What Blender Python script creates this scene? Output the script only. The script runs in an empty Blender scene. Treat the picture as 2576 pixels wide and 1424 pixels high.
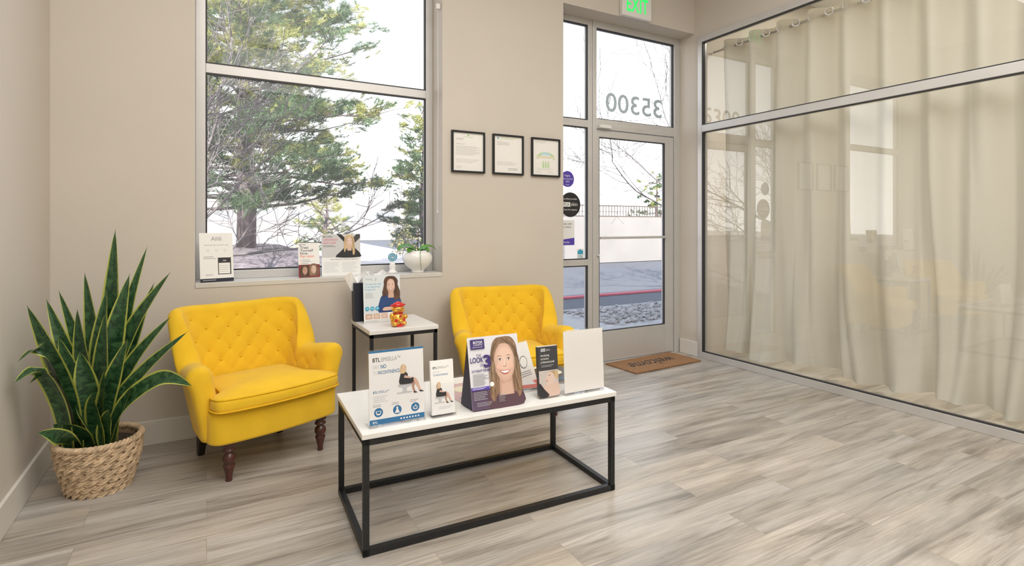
import bpy, math, random
from mathutils import Vector, Matrix
random.seed(7)
scene = bpy.context.scene
COL = scene.collection
scene.view_settings.view_transform = 'Standard'

# ------------------------------------------------------------------ materials
def newmat(name):
    m = bpy.data.materials.new(name); m.use_nodes = True
    nt = m.node_tree; nt.nodes.clear()
    out = nt.nodes.new('ShaderNodeOutputMaterial')
    return m, nt, out

def mat(name, col, rough=.5, metal=0., var=.0, scale=20., bump=0., bscale=60., spec=.5, sheen=0., emit=None, coat=0., stretch=None):
    m, nt, out = newmat(name)
    b = nt.nodes.new('ShaderNodeBsdfPrincipled')
    nt.links.new(b.outputs[0], out.inputs[0])
    b.inputs['Base Color'].default_value = (*col, 1)
    b.inputs['Roughness'].default_value = rough
    b.inputs['Metallic'].default_value = metal
    b.inputs['Specular IOR Level'].default_value = spec
    b.inputs['Sheen Weight'].default_value = sheen
    b.inputs['Coat Weight'].default_value = coat
    if emit:
        b.inputs['Emission Color'].default_value = (*col, 1)
        b.inputs['Emission Strength'].default_value = emit
    if var > 0 or bump > 0:
        tc = nt.nodes.new('ShaderNodeTexCoord')
        src = tc.outputs['Object']
        if stretch:
            mp = nt.nodes.new('ShaderNodeMapping'); mp.inputs['Scale'].default_value = stretch
            nt.links.new(src, mp.inputs[0]); src = mp.outputs[0]
    if var > 0:
        n = nt.nodes.new('ShaderNodeTexNoise'); n.inputs['Scale'].default_value = scale
        n.inputs['Detail'].default_value = 5
        nt.links.new(src, n.inputs['Vector'])
        r = nt.nodes.new('ShaderNodeValToRGB')
        r.color_ramp.elements[0].position = .3; r.color_ramp.elements[1].position = .7
        r.color_ramp.elements[0].color = (*[max(0, c*(1-var)) for c in col], 1)
        r.color_ramp.elements[1].color = (*[min(1, c*(1+var)) for c in col], 1)
        nt.links.new(n.outputs[0], r.inputs[0]); nt.links.new(r.outputs[0], b.inputs['Base Color'])
    if bump > 0:
        n2 = nt.nodes.new('ShaderNodeTexNoise'); n2.inputs['Scale'].default_value = bscale
        n2.inputs['Detail'].default_value = 3
        nt.links.new(src, n2.inputs['Vector'])
        bp = nt.nodes.new('ShaderNodeBump'); bp.inputs['Strength'].default_value = bump
        bp.inputs['Distance'].default_value = .004
        nt.links.new(n2.outputs[0], bp.inputs['Height']); nt.links.new(bp.outputs[0], b.inputs['Normal'])
    return m

def glassmat(name, f0=.08, tint=(1, 1, 1), rough=0., p0=4.5, veil=0.):
    m, nt, out = newmat(name)
    t = nt.nodes.new('ShaderNodeBsdfTransparent'); t.inputs[0].default_value = (*tint, 1)
    g = nt.nodes.new('ShaderNodeBsdfGlossy'); g.inputs['Roughness'].default_value = rough
    lw = nt.nodes.new('ShaderNodeLayerWeight'); lw.inputs[0].default_value = .5
    p = nt.nodes.new('ShaderNodeMath'); p.operation = 'POWER'; p.inputs[1].default_value = p0
    a = nt.nodes.new('ShaderNodeMath'); a.operation = 'MULTIPLY_ADD'; a.inputs[1].default_value = 1-f0; a.inputs[2].default_value = f0
    mx = nt.nodes.new('ShaderNodeMixShader'); src = t.outputs[0]
    if veil:  # white translucent share that imitates glare haze over the pane
        tl = nt.nodes.new('ShaderNodeBsdfTranslucent'); tl.inputs[0].default_value = (1, 1, 1, 1)
        m2 = nt.nodes.new('ShaderNodeMixShader'); m2.inputs[0].default_value = veil
        nt.links.new(src, m2.inputs[1]); nt.links.new(tl.outputs[0], m2.inputs[2]); src = m2.outputs[0]
    nt.links.new(lw.outputs['Facing'], p.inputs[0]); nt.links.new(p.outputs[0], a.inputs[0])
    nt.links.new(a.outputs[0], mx.inputs[0]); nt.links.new(src, mx.inputs[1]); nt.links.new(g.outputs[0], mx.inputs[2])
    nt.links.new(mx.outputs[0], out.inputs[0])
    return m

WALL = mat('wall_paint', (.61, .56, .495), .75, var=.015, scale=2, bump=.08, bscale=220)
CEIL = mat('ceiling_paint', (.8, .79, .77), .8, var=.01, bump=.05)
TRIM = mat('trim_paint', (.72, .695, .65), .45, var=.01)
SILL = mat('sill_paint', (.64, .62, .575), .4, var=.01)
ALU = mat('brushed_aluminium', (.62, .61, .60), .38, metal=.35, var=.02, scale=8)
GASKET = mat('black_gasket', (.03, .03, .035), .5, var=.1)
GLASS = glassmat('window_glass', .025)
GLASSH = glassmat('glare_haze_window_glass', .025, veil=.06)  # glare haze put into the glass to lift the dark view outside
GLASSR = glassmat('partition_glass', .11, (.97, .98, .98))
ACRYL = glassmat('clear_acrylic', .015, (.99, .99, .995))
YEL = mat('yellow_upholstery', (.83, .515, .025), .88, var=.05, scale=9, bump=.3, bscale=420, spec=.2, sheen=.15)
YELB = mat('yellow_button_fabric', (.76, .45, .018), .8, var=.05, scale=40, spec=.2)
WOOD = mat('mahogany_wood', (.060, .013, .007), .3, var=.4, scale=14, stretch=(1, 1, .2), coat=.3)
WOODK = mat('black_wood', (.02, .014, .012), .4, var=.3)
BLK = mat('black_powdercoat_metal', (.018, .019, .021), .42, metal=.3, var=.15, scale=50)
MARB = mat('white_laminate_top', (.80, .785, .76), .3, var=.04, scale=5)
WHITE = mat('white_print', (.88, .88, .87), .45, var=.005)
PAPER = mat('white_paper', (.86, .84, .80), .6, var=.01)
INK = mat('black_ink', (.02, .02, .024), .5)
GREYT = mat('grey_ink', (.30, .30, .32), .5)
LGREY = mat('light_grey_print', (.58, .59, .61), .5)
BLUE = mat('blue_print', (.02, .17, .38), .4)
DBLUE = mat('black_navy_paper', (.010, .013, .028), .5)
TEAL = mat('sky_blue_print', (.05, .40, .62), .4)
PURP = mat('deep_purple_print', (.05, .03, .17), .4)
VIOL = mat('violet_print', (.10, .06, .45), .4)
NAVYC = mat('dark_navy_card', (.012, .012, .045), .5)
PINK = mat('pink_ink', (.75, .10, .22), .5)
CORAL = mat('coral_ink', (.85, .22, .15), .5)
RED = mat('red_glaze', (.62, .02, .015), .25, coat=.5)
GOLD = mat('gold_glaze', (.80, .42, .06), .22, metal=.6, var=.08, coat=.4)
SKIN = mat('skin_print', (.72, .47, .36), .5)
SKIN2 = mat('skin_shade_print', (.50, .28, .20), .5)
SKINL = mat('pale_skin_print', (.80, .60, .49), .5)
HAIRB = mat('brown_hair_print', (.10, .05, .03), .5, var=.5, scale=90, stretch=(1, 1, .12))
HAIRL = mat('light_brown_hair_print', (.25, .15, .09), .5, var=.5, scale=110, stretch=(1, 1, .10))
HAIRY = mat('blonde_hair_print', (.66, .48, .27), .5, var=.35, scale=90, stretch=(1, 1, .15))
LIPS = mat('lip_print', (.52, .13, .12), .5)
GREEN = mat('green_print', (.25, .52, .14), .5)
CREAM = mat('cream_print', (.76, .70, .52), .5)
DGREY = mat('charcoal_print', (.05, .05, .055), .45)
MAROON = mat('maroon_print', (.22, .03, .03), .5)
CERAM = mat('white_ceramic', (.84, .83, .81), .18, var=.01, coat=.5)
SOIL = mat('potting_soil', (.045, .03, .02), .95, var=.5, scale=60, bump=.8, bscale=80)
MOSS = mat('orchid_bark', (.16, .11, .06), .95, var=.5, scale=60, bump=.8, bscale=80)
ORCH = mat('orchid_leaf', (.10, .27, .04), .35, var=.25, scale=12)
STEM = mat('brown_stem', (.12, .09, .04), .6, var=.2)
CHROME = mat('chrome', (.75, .75, .76), .15, metal=1., var=.01)
SEAG = mat('seagrass', (.62, .46, .30), .8, var=.35, scale=35, bump=.6, bscale=160)
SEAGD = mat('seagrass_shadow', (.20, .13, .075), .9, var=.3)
COIR = mat('coir_mat', (.36, .19, .09), .95, var=.35, scale=160, bump=1., bscale=260)
EXITG = mat('exit_green', (.02, .75, .12), .4, emit=.8)
PLAST = mat('white_plastic', (.80, .79, .77), .35, var=.01)
TISS = mat('tissue_paper', (.88, .88, .88), .7, var=.02)
NUMW = mat('frosted_blue_vinyl', (.45, .54, .62), .5)
BARK = mat('pine_bark', (.16, .125, .125), .95, var=.4, scale=18, bump=1., bscale=20, stretch=(1, 1, .3))
BARKG = mat('grey_bark', (.17, .15, .15), .9, var=.3, scale=16, bump=.5)
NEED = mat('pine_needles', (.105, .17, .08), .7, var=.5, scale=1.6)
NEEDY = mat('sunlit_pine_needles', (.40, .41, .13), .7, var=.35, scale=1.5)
AUT = mat('yellow_green_leaves', (.40, .38, .14), .7, var=.3)
MULCH = mat('bark_mulch', (.20, .165, .175), .95, var=.55, scale=9, bump=1., bscale=14)
ASPH = mat('asphalt', (.125, .13, .15), .9, var=.12, scale=30, bump=.4)
LOT = mat('pale_concrete_lot', (.62, .54, .50), .9, var=.2, scale=.8)
CONC = mat('sidewalk_concrete', (.44, .43, .42), .9, var=.1, scale=12, bump=.3)
REDP = mat('red_curb_paint', (.65, .16, .20), .7, var=.1)
PEBB = mat('grey_pebbles', (.42, .40, .40), .8, var=.4, scale=9)
FACAD = mat('white_stucco', (.40, .38, .365), .85, var=.05)
FACAW = mat('boundary_stucco', (.31, .292, .28), .85, var=.06, scale=1.2)
WINB = mat('pale_facade_glass', (.31, .32, .34), .4)
FENCE = mat('grey_fence_boards', (.20, .185, .21), .8, var=.15, scale=10)
RAILM = mat('tan_metal_mesh', (.10, .08, .065), .6, var=.1)

def floormat():
    m, nt, out = newmat('grey_oak_planks')
    N = nt.nodes.new; L = nt.links.new
    b = N('ShaderNodeBsdfPrincipled'); L(b.outputs[0], out.inputs[0])
    tc = N('ShaderNodeTexCoord')
    br = N('ShaderNodeTexBrick'); br.offset = .37; br.offset_frequency = 2
    br.inputs['Scale'].default_value = 1; br.inputs['Brick Width'].default_value = 1.22; br.inputs['Row Height'].default_value = .18
    br.inputs['Mortar Size'].default_value = .0010; br.inputs['Mortar Smooth'].default_value = .3
    br.inputs['Color1'].default_value = (0, 0, 0, 1); br.inputs['Color2'].default_value = (1, 1, 1, 1); br.inputs['Mortar'].default_value = (.5, .5, .5, 1)
    L(tc.outputs['Object'], br.inputs['Vector'])
    sc = N('ShaderNodeVectorMath'); sc.operation = 'SCALE'; sc.inputs['Scale'].default_value = 7.3
    L(br.outputs['Color'], sc.inputs[0])
    ad = N('ShaderNodeVectorMath'); ad.operation = 'ADD'
    L(tc.outputs['Object'], ad.inputs[0]); L(sc.outputs[0], ad.inputs[1])
    def mapped(scl):
        mp = N('ShaderNodeMapping'); mp.inputs['Scale'].default_value = scl; L(ad.outputs[0], mp.inputs[0]); return mp.outputs[0]
    def noise(v, s, det, rg, dist):
        n = N('ShaderNodeTexNoise'); n.inputs['Scale'].default_value = s; n.inputs['Detail'].default_value = det; n.inputs['Roughness'].default_value = rg; n.inputs['Distortion'].default_value = dist
        L(v, n.inputs['Vector']); return n.outputs[0]
    def ramp(src, els):
        r = N('ShaderNodeValToRGB'); e = r.color_ramp.elements
        e[0].position = els[0][0]; e[0].color = (*els[0][1], 1); e[1].position = els[-1][0]; e[1].color = (*els[-1][1], 1)
        for p, c in els[1:-1]: x = e.new(p); x.color = (*c, 1)
        L(src, r.inputs[0]); return r.outputs[0]
    def mul(a, b_):
        mu = N('ShaderNodeMix'); mu.data_type = 'RGBA'; mu.blend_type = 'MULTIPLY'; mu.inputs[0].default_value = 1
        L(a, mu.inputs[6]); L(b_, mu.inputs[7]); return mu.outputs[2]
    n1 = noise(mapped((.6, 4.6, 1)), 1.9, 9, .60, .5)
    c1 = ramp(n1, [(.27, (.205, .187, .168)), (.40, (.335, .308, .276)), (.52, (.45, .418, .378)), (.70, (.56, .528, .487))])
    n3 = noise(mapped((1.6, 60, 1)), 2, 6, .6, 0)
    c3 = ramp(n3, [(.34, (.82, .81, .80)), (.58, (1.05, 1.05, 1.05))])
    n5 = noise(mapped((.8, 10, 1)), 1.6, 8, .62, .8)
    c2 = ramp(n5, [(.32, (.60, .58, .56)), (.45, (1, 1, 1)), (1., (1, 1, 1))])
    n4 = noise(mapped((.8, 1.6, 1)), 1.3, 3, .5, 0)
    c4 = ramp(n4, [(.35, (1.03, .985, .92)), (.65, (.99, 1.0, 1.02))])
    vo = N('ShaderNodeTexVoronoi'); vo.inputs['Scale'].default_value = 1.7; L(mapped((.9, 2.4, 1)), vo.inputs['Vector'])
    c5 = ramp(vo.outputs['Distance'], [(.0, (.5, .46, .42)), (.03, (.70, .66, .62)), (.065, (1, 1, 1))])
    r3 = N('ShaderNodeMapRange'); r3.inputs['To Min'].default_value = .93; r3.inputs['To Max'].default_value = 1.10
    L(br.outputs['Color'], r3.inputs['Value'])
    col = mul(mul(mul(mul(mul(c1, c2), c3), c4), c5), r3.outputs[0])
    mu3 = N('ShaderNodeMix'); mu3.data_type = 'RGBA'; mu3.inputs[7].default_value = (.20, .18, .16, 1)
    fm = N('ShaderNodeMath'); fm.operation = 'MULTIPLY'; fm.inputs[1].default_value = .65; L(br.outputs['Fac'], fm.inputs[0])
    L(fm.outputs[0], mu3.inputs[0]); L(col, mu3.inputs[6]); L(mu3.outputs[2], b.inputs['Base Color'])
    b.inputs['Roughness'].default_value = .31; b.inputs['Specular IOR Level'].default_value = .65
    bp = N('ShaderNodeBump'); bp.inputs['Strength'].default_value = .10; bp.inputs['Distance'].default_value = .002
    L(n3, bp.inputs['Height']); L(bp.outputs[0], b.inputs['Normal'])
    return m
FLOOR = floormat()

def leafmat():
    m, nt, out = newmat('snake_plant_leaf')
    N = nt.nodes.new; L = nt.links.new
    b = N('ShaderNodeBsdfPrincipled'); L(b.outputs[0], out.inputs[0]); b.inputs['Roughness'].default_value = .36
    uv = N('ShaderNodeUVMap'); sp = N('ShaderNodeSeparateXYZ'); L(uv.outputs[0], sp.inputs[0])
    s = N('ShaderNodeMath'); s.operation = 'SUBTRACT'; s.inputs[1].default_value = .5; L(sp.outputs[0], s.inputs[0])
    a = N('ShaderNodeMath'); a.operation = 'ABSOLUTE'; L(s.outputs[0], a.inputs[0])
    mp = N('ShaderNodeMapping'); mp.inputs['Scale'].default_value = (1.6, 16, 1); L(uv.outputs[0], mp.inputs[0])
    n = N('ShaderNodeTexNoise'); n.inputs['Scale'].default_value = 1.6; n.inputs['Distortion'].default_value = 1.2; L(mp.outputs[0], n.inputs['Vector'])
    r = N('ShaderNodeValToRGB'); r.color_ramp.elements[0].position = .38; r.color_ramp.elements[0].color = (.010, .045, .017, 1)
    r.color_ramp.elements[1].position = .68; r.color_ramp.elements[1].color = (.060, .15, .055, 1); L(n.outputs[0], r.inputs[0])
    e = N('ShaderNodeMapRange'); e.inputs['From Min'].default_value = .375; e.inputs['From Max'].default_value = .425; L(a.outputs[0], e.inputs['Value'])
    mx = N('ShaderNodeMix'); mx.data_type = 'RGBA'; mx.inputs[7].default_value = (.46, .50, .10, 1)
    L(e.outputs[0], mx.inputs[0]); L(r.outputs[0], mx.inputs[6]); L(mx.outputs[2], b.inputs['Base Color'])
    return m
LEAF = leafmat()

def curtainmat():
    m, nt, out = newmat('cream_curtain_fabric')
    N = nt.nodes.new; L = nt.links.new
    d = N('ShaderNodeBsdfDiffuse'); d.inputs[0].default_value = (.72, .69, .615, 1)
    t = N('ShaderNodeBsdfTranslucent'); t.inputs[0].default_value = (.80, .75, .60, 1)
    tc = N('ShaderNodeTexCoord'); n = N('ShaderNodeTexNoise'); n.inputs['Scale'].default_value = 400; L(tc.outputs['Object'], n.inputs['Vector'])
    bp = N('ShaderNodeBump'); bp.inputs['Strength'].default_value = .1; bp.inputs['Distance'].default_value = .002; L(n.outputs[0], bp.inputs['Height']); L(bp.outputs[0], d.inputs['Normal'])
    mx = N('ShaderNodeMixShader'); mx.inputs[0].default_value = .13
    L(d.outputs[0], mx.inputs[1]); L(t.outputs[0], mx.inputs[2]); L(mx.outputs[0], out.inputs[0])
    return m
CURT = curtainmat()
_mx = {}
def blend(a, b, t):
    k = tuple(round(x*(1-t)+y*t, 3) for x, y in zip(a, b))
    if k not in _mx: _mx[k] = mat('print_tone', k, .5)
    return _mx[k]

# ------------------------------------------------------------------ mesh builder
_tc = {}
def text_geo(s, bold=0.):
    k = (s, bold)
    if k in _tc: return _tc[k]
    cu = bpy.data.curves.new('tmp', 'FONT'); cu.body = s; cu.size = 1; cu.resolution_u = 3; cu.offset = bold
    ob = bpy.data.objects.new('tmp', cu); COL.objects.link(ob)
    bpy.context.view_layer.update()
    dg = bpy.context.evaluated_depsgraph_get(); ev = ob.evaluated_get(dg); me = ev.to_mesh()
    vs = [(v.co.x, v.co.y) for v in me.vertices]; fs = [tuple(p.vertices) for p in me.polygons]
    ev.to_mesh_clear(); bpy.data.objects.remove(ob); bpy.data.curves.remove(cu)
    _tc[k] = (vs, fs); return _tc[k]

def catmull(pts, n=6, closed=True):
    out = []; N = len(pts)
    rng = N if closed else N-1
    for i in range(rng):
        if closed: p0, p1, p2, p3 = pts[(i-1) % N], pts[i], pts[(i+1) % N], pts[(i+2) % N]
        else: p0, p1, p2, p3 = pts[max(i-1, 0)], pts[i], pts[i+1], pts[min(i+2, N-1)]
        for k in range(n):
            t = k/n
            out.append(tuple(.5*((2*b)+(-a+c)*t+(2*a-5*b+4*c-d)*t*t+(-a+3*b-3*c+d)*t**3) for a, b, c, d in zip(p0, p1, p2, p3)))
    if not closed: out.append(tuple(pts[-1]))
    return out

class MB:
    EPS = .00022
    def __init__(s):
        s.v = []; s.f = []; s.mi = []; s.sm = []; s.mats = []; s.uv = []; s.T = Matrix.Identity(4)
    def m(s, mt):
        if mt not in s.mats: s.mats.append(mt)
        return s.mats.index(mt)
    def add(s, vs, fs, mt, smooth=False, uvs=None):
        o = len(s.v); k = s.m(mt)
        s.v += [tuple(s.T @ Vector(p)) for p in vs]
        for i, f in enumerate(fs):
            s.f.append(tuple(o+j for j in f)); s.mi.append(k); s.sm.append(smooth)
            s.uv.append([uvs[j] for j in f] if uvs else None)
    def box(s, x0, x1, y0, y1, z0, z1, mt):
        s.add([(x0, y0, z0), (x1, y0, z0), (x1, y1, z0), (x0, y1, z0), (x0, y0, z1), (x1, y0, z1), (x1, y1, z1), (x0, y1, z1)],
              [(0, 3, 2, 1), (4, 5, 6, 7), (0, 1, 5, 4), (1, 2, 6, 5), (2, 3, 7, 6), (3, 0, 4, 7)], mt)
    def loft(s, rings, mt, smooth=True, cap=True, closed=True, loop=False):
        n = len(rings[0]); vs = [p for r in rings for p in r]; fs = []
        R = len(rings)
        for i in range(R if loop else R-1):
            for j in range(n if closed else n-1):
                a = i*n+j; b = i*n+(j+1) % n; i2 = (i+1) % R
                fs.append((a, b, i2*n+(j+1) % n, i2*n+j))
        if cap and not loop:
            fs.append(tuple(range(n))[::-1]); fs.append(tuple((R-1)*n+j for j in range(n)))
        s.add(vs, fs, mt, smooth)
    def lathe(s, prof, mt, n=32, c=(0, 0, 0), smooth=True, cap=True, sx=1, sy=1):
        s.loft([[(c[0]+sx*r*math.cos(2*math.pi*j/n), c[1]+sy*r*math.sin(2*math.pi*j/n), c[2]+z) for j in range(n)] for r, z in prof], mt, smooth, cap)
    def tube(s, pts, rad, mt, n=8, closed=False, smooth=True):
        P = [Vector(p) for p in pts]; N = len(P); rings = []
        nrm = None
        for i in range(N):
            if closed: t = P[(i+1) % N]-P[(i-1) % N]
            else: t = P[min(i+1, N-1)]-P[max(i-1, 0)]
            if t.length < 1e-9: t = Vector((0, 0, 1))
            t.normalize()
            if nrm is None:
                up = Vector((0, 0, 1)) if abs(t.z) < .9 else Vector((1, 0, 0)); nrm = t.cross(up).normalized()
            nrm = (nrm-t*nrm.dot(t)); nrm = nrm.normalized() if nrm.length > 1e-6 else t.orthogonal().normalized()
            bn = t.cross(nrm); r = rad[i] if isinstance(rad, (list, tuple)) else rad
            rings.append([tuple(P[i]+nrm*r*math.cos(2*math.pi*j/n)+bn*r*math.sin(2*math.pi*j/n)) for j in range(n)])
        s.loft(rings, mt, smooth, cap=not closed, loop=closed)
    def ball(s, c, r, mt, n=16, k=10):
        rx, ry, rz = r if isinstance(r, (list, tuple)) else (r, r, r)
        rings = []
        for i in range(k+1):
            a = -math.pi/2+math.pi*i/k; q = max(math.cos(a), .001)
            rings.append([(c[0]+rx*q*math.cos(2*math.pi*j/n), c[1]+ry*q*math.sin(2*math.pi*j/n), c[2]+rz*math.sin(a)) for j in range(n)])
        s.loft(rings, mt, True)
    def poly(s, pts, mt, layer=1, smoothn=0):
        if smoothn: pts = catmull(pts, smoothn)
        s.add([(x, -layer*s.EPS, z) for x, z in pts], [tuple(range(len(pts)))], mt)
    def rect(s, x0, x1, z0, z1, mt, layer=1): s.poly([(x0, z0), (x1, z0), (x1, z1), (x0, z1)], mt, layer)
    def ell(s, cx, cz, rx, rz, mt, layer=1, n=28, rot=0):
        c, q = math.cos(rot), math.sin(rot)
        s.poly([(cx+rx*math.cos(2*math.pi*i/n)*c-rz*math.sin(2*math.pi*i/n)*q, cz+rx*math.cos(2*math.pi*i/n)*q+rz*math.sin(2*math.pi*i/n)*c) for i in range(n)], mt, layer)
    def text(s, st, x, z, size, mt, layer=1, align='L', fit=None, mirror=False, bold=0., shear=0.):
        vs, fs = text_geo(st, bold)
        if not vs: return
        x0 = min(v[0] for v in vs); x1 = max(v[0] for v in vs); w = x1-x0
        k = size; kx = size
        if fit: kx = fit/w
        W = w*kx
        ox = x if align == 'L' else (x-W/2 if align == 'C' else x-W)
        pts = []
        for a, b in vs:
            px = (a-x0)*kx+shear*b*k
            if mirror: px = W-px
            pts.append((ox+px, -layer*s.EPS, z+b*k))
        s.add(pts, fs, mt)
    def lines(s, x0, x1, z, n, dz, th, mt, layer=1, ragged=True):
        for i in range(n):
            e = x1-(random.uniform(0, .35)*(x1-x0) if ragged else 0)
            s.rect(x0, e, z-i*dz-th, z-i*dz, mt, layer)
    def build(s, name, parent=None, loc=None, rot=None, bevel=0, label=None, category=None, kind=None, seg=2):
        me = bpy.data.meshes.new(name); me.from_pydata(s.v, [], s.f)
        for mt in s.mats: me.materials.append(mt)
        me.polygons.foreach_set('material_index', s.mi); me.polygons.foreach_set('use_smooth', s.sm)
        if any(u for u in s.uv):
            ul = me.uv_layers.new(name='UVMap'); k = 0
            for f, u in zip(s.f, s.uv):
                for j in range(len(f)):
                    if u: ul.data[k].uv = u[j]
                    k += 1
        me.update()
        ob = bpy.data.objects.new(name, me); COL.objects.link(ob)
        if parent: ob.parent = parent
        if loc: ob.location = loc
        if rot: ob.rotation_euler = rot
        if bevel:
            md = ob.modifiers.new('bevel', 'BEVEL'); md.width = bevel; md.segments = seg; md.limit_method = 'ANGLE'
        if label: ob['label'] = label
        if category: ob['category'] = category
        if kind: ob['kind'] = kind
        return ob

def thing(name, label, category, loc=(0, 0, 0), rz=0., group=None, kind=None):
    e = bpy.data.objects.new(name, None); e.empty_display_size = .05; COL.objects.link(e)
    e.location = loc; e.rotation_euler = (0, 0, rz); e['label'] = label; e['category'] = category
    if group: e['group'] = group
    if kind: e['kind'] = kind
    return e

# ------------------------------------------------------------------ room shell
YB = 3.755; XL = -.73; XR = 4.12; H = 3.75; YG = 3.95
mb = MB(); mb.box(-.95, 8, -3.1, 4.05, -.1, 0, FLOOR)
mb.build('floor', label='grey oak-look vinyl plank floor', category='floor', kind='structure')
mb = MB(); mb.box(-.95, 8, -3.1, 4.05, H, H+.2, CEIL)
mb.build('ceiling', label='off-white painted ceiling', category='ceiling', kind='structure')
mb = MB()
mb.box(-.95, -.06, YB, 4.05, 0, H, WALL)
mb.box(-.06, 1.513, YB, 4.05, 0, .885, WALL)
mb.box(-.06, 1.513, YB, 4.05, 3.11, H, WALL)
mb.box(1.513, 2.587, YB, 4.05, 0, H, WALL)
mb.box(2.587, 4.12, YB, 4.05, 3.11, H, WALL)
mb.box(4.12, 8, YB, 4.05, 0, H, WALL)
mb.build('wall_back', label='beige painted wall with window and entrance openings', category='wall', kind='structure')
mb = MB(); mb.box(-.95, XL, -3.1, YB, 0, H, WALL)
mb.build('wall_left', label='beige painted side wall', category='wall', kind='structure')
mb = MB(); mb.box(-.95, 8, -3.2, -3.1, 0, H, WALL)
mb.build('wall_front', label='beige painted wall opposite the window', category='wall', kind='structure')
mb = MB()
mb.box(XR, XR+.1, 3.70, YB, 0, H, WALL)
mb.box(XR, XR+.1, -3.1, 3.70, 3.06, H, WALL)
mb.box(XR, XR+.1, -3.1, -.4, 0, 3.06, WALL)
mb.build('wall_right', label='beige wall around the glazed partition', category='wall', kind='structure')
mb = MB(); mb.box(8, 8.1, -3.1, 4.05, 0, H, WALL)
mb.build('wall_far', label='beige wall of the room behind the curtains', category='wall', kind='structure')

mb = MB(); mb.box(XL, 2.587, YB-.016, YB, 0, .14, TRIM)
mb.build('baseboard_back', bevel=.004, label='off-white baseboard under the window wall', category='baseboard', kind='structure')
mb = MB(); mb.box(XL, XL+.016, -3.1, YB-.016, 0, .14, TRIM)
mb.build('baseboard_left', bevel=.004, label='off-white baseboard along the side wall', category='baseboard', kind='structure')
mb = MB(); mb.box(XR-.016, XR, 3.70, 3.93, 0, .14, TRIM)
mb.build('baseboard_right', bevel=.004, label='short off-white baseboard beside the door', category='baseboard', kind='structure')
mb = MB(); mb.box(-.059, 1.512, YB-.004, YG, .885, .915, SILL)
mb.build('trim_1', bevel=.003, label='painted window sill ledge', category='window sill', kind='structure')

def window(name, label, x0, x1, z0, z1, bars, gm, fw=.055, y0=YG, y1=YG+.06):
    e = thing(name, label, 'window', kind='structure')
    f = MB()
    f.box(x0, x0+fw, y0, y1, z0, z1, ALU); f.box(x1-fw, x1, y0, y1, z0, z1, ALU)
    f.box(x0+fw, x1-fw, y0, y1, z0, z0+fw, ALU); f.box(x0+fw, x1-fw, y0, y1, z1-fw, z1, ALU)
    zs = [z0+fw]
    for a, b in bars:
        f.box(x0+fw, x1-fw, y0, y1, a, b, ALU); zs += [a, b]
    zs.append(z1-fw)
    f.build('frame', e, bevel=.003)
    g = MB(); gk = MB()
    for i in range(0, len(zs), 2):
        a, b = zs[i], zs[i+1]; ym = (y0+y1)/2
        g.add([(x0+fw, ym, a), (x1-fw, ym, a), (x1-fw, ym, b), (x0+fw, ym, b)], [(0, 1, 2, 3)], gm)
        t = .009
        gk.box(x0+fw, x0+fw+t, y0+.004, ym-.002, a, b, GASKET); gk.box(x1-fw-t, x1-fw, y0+.004, ym-.002, a, b, GASKET)
        gk.box(x0+fw+t, x1-fw-t, y0+.004, ym-.002, a, a+t, GASKET); gk.box(x0+fw+t, x1-fw-t, y0+.004, ym-.002, b-t, b, GASKET)
    g.build('glass', e); gk.build('gasket', e)
    return e
window('window_1', 'large aluminium-framed picture window with one crossbar', -.06, 1.513, .915, 3.11, [(2.225, 2.285)], GLASSH)
window('window_3', 'narrow aluminium sidelight window beside the door', 2.587, 3.04, .0, 3.11, [(.90, .955), (2.14, 2.205)], GLASS, fw=.05)
e = thing('door_1', 'aluminium glass entrance door with transom light above', 'door', kind='structure')
f = MB(); y0, y1 = YG, YG+.06
f.box(3.04, 3.08, y0-.01, y1, 0, 3.11, ALU); f.box(4.045, 4.12, y0-.01, y1, 0, 3.11, ALU)
f.box(3.08, 4.045, y0-.01, y1, 3.05, 3.11, ALU); f.box(3.08, 4.045, y0-.01, y1, 2.135, 2.225, ALU)
f.box(3.08, 4.045, y0-.03, y1, 0, .012, ALU)
f.build('frame', e, bevel=.003)
f = MB()
f.box(3.085, 3.115, y0, y1-.01, .016, 2.128, ALU); f.box(3.93, 4.04, y0, y1-.01, .016, 2.128, ALU)
f.box(3.115, 3.93, y0, y1-.01, .016, .29, ALU); f.box(3.115, 3.93, y0, y1-.01, 2.065, 2.128, ALU)
f.build('door_panel', e, bevel=.003)
f = MB(); f.box(3.116, 3.929, y0-.03, y0+.01, 1.135, 1.158, ALU); f.build('push_bar', e, bevel=.004)
f = MB(); f.box(3.09, 3.22, y0-.05, y0-.012, 2.14, 2.17, PLAST); f.build('door_closer', e, bevel=.004)
f = MB(); f.lathe([(.012, 0), (.014, .004), (.014, .01), (.008, .013)], CHROME, 16)
f.build('lock_cylinder', e, loc=(3.1, y0, .985), rot=(math.pi/2, 0, 0))
g = MB()
for a, b, c, d in ((3.115, 3.93, .29, 2.065), (3.08, 4.045, 2.225, 3.05)):
    g.add([(a, y0+.03, c), (b, y0+.03, c), (b, y0+.03, d), (a, y0+.03, d)], [(0, 1, 2, 3)], GLASS)
g.build('glass', e)
g = MB(); t = .008
for a, b, c, d in ((3.115, 3.93, .29, 2.065), (3.08, 4.045, 2.225, 3.05)):
    g.box(a, a+t, y0+.004, y0+.028, c, d, GASKET); g.box(b-t, b, y0+.004, y0+.028, c, d, GASKET)
    g.box(a+t, b-t, y0+.004, y0+.028, c, c+t, GASKET); g.box(a+t, b-t, y0+.004, y0+.028, d-t, d, GASKET)
g.build('gasket', e)
g = MB(); g.text('35300', 0, 0, .25, NUMW, 0, 'C', fit=.70, mirror=True, bold=.012)
g.build('street_number', e, loc=(3.56, y0+.026, 2.315), label='mirrored frosted street number 35300')
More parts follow.
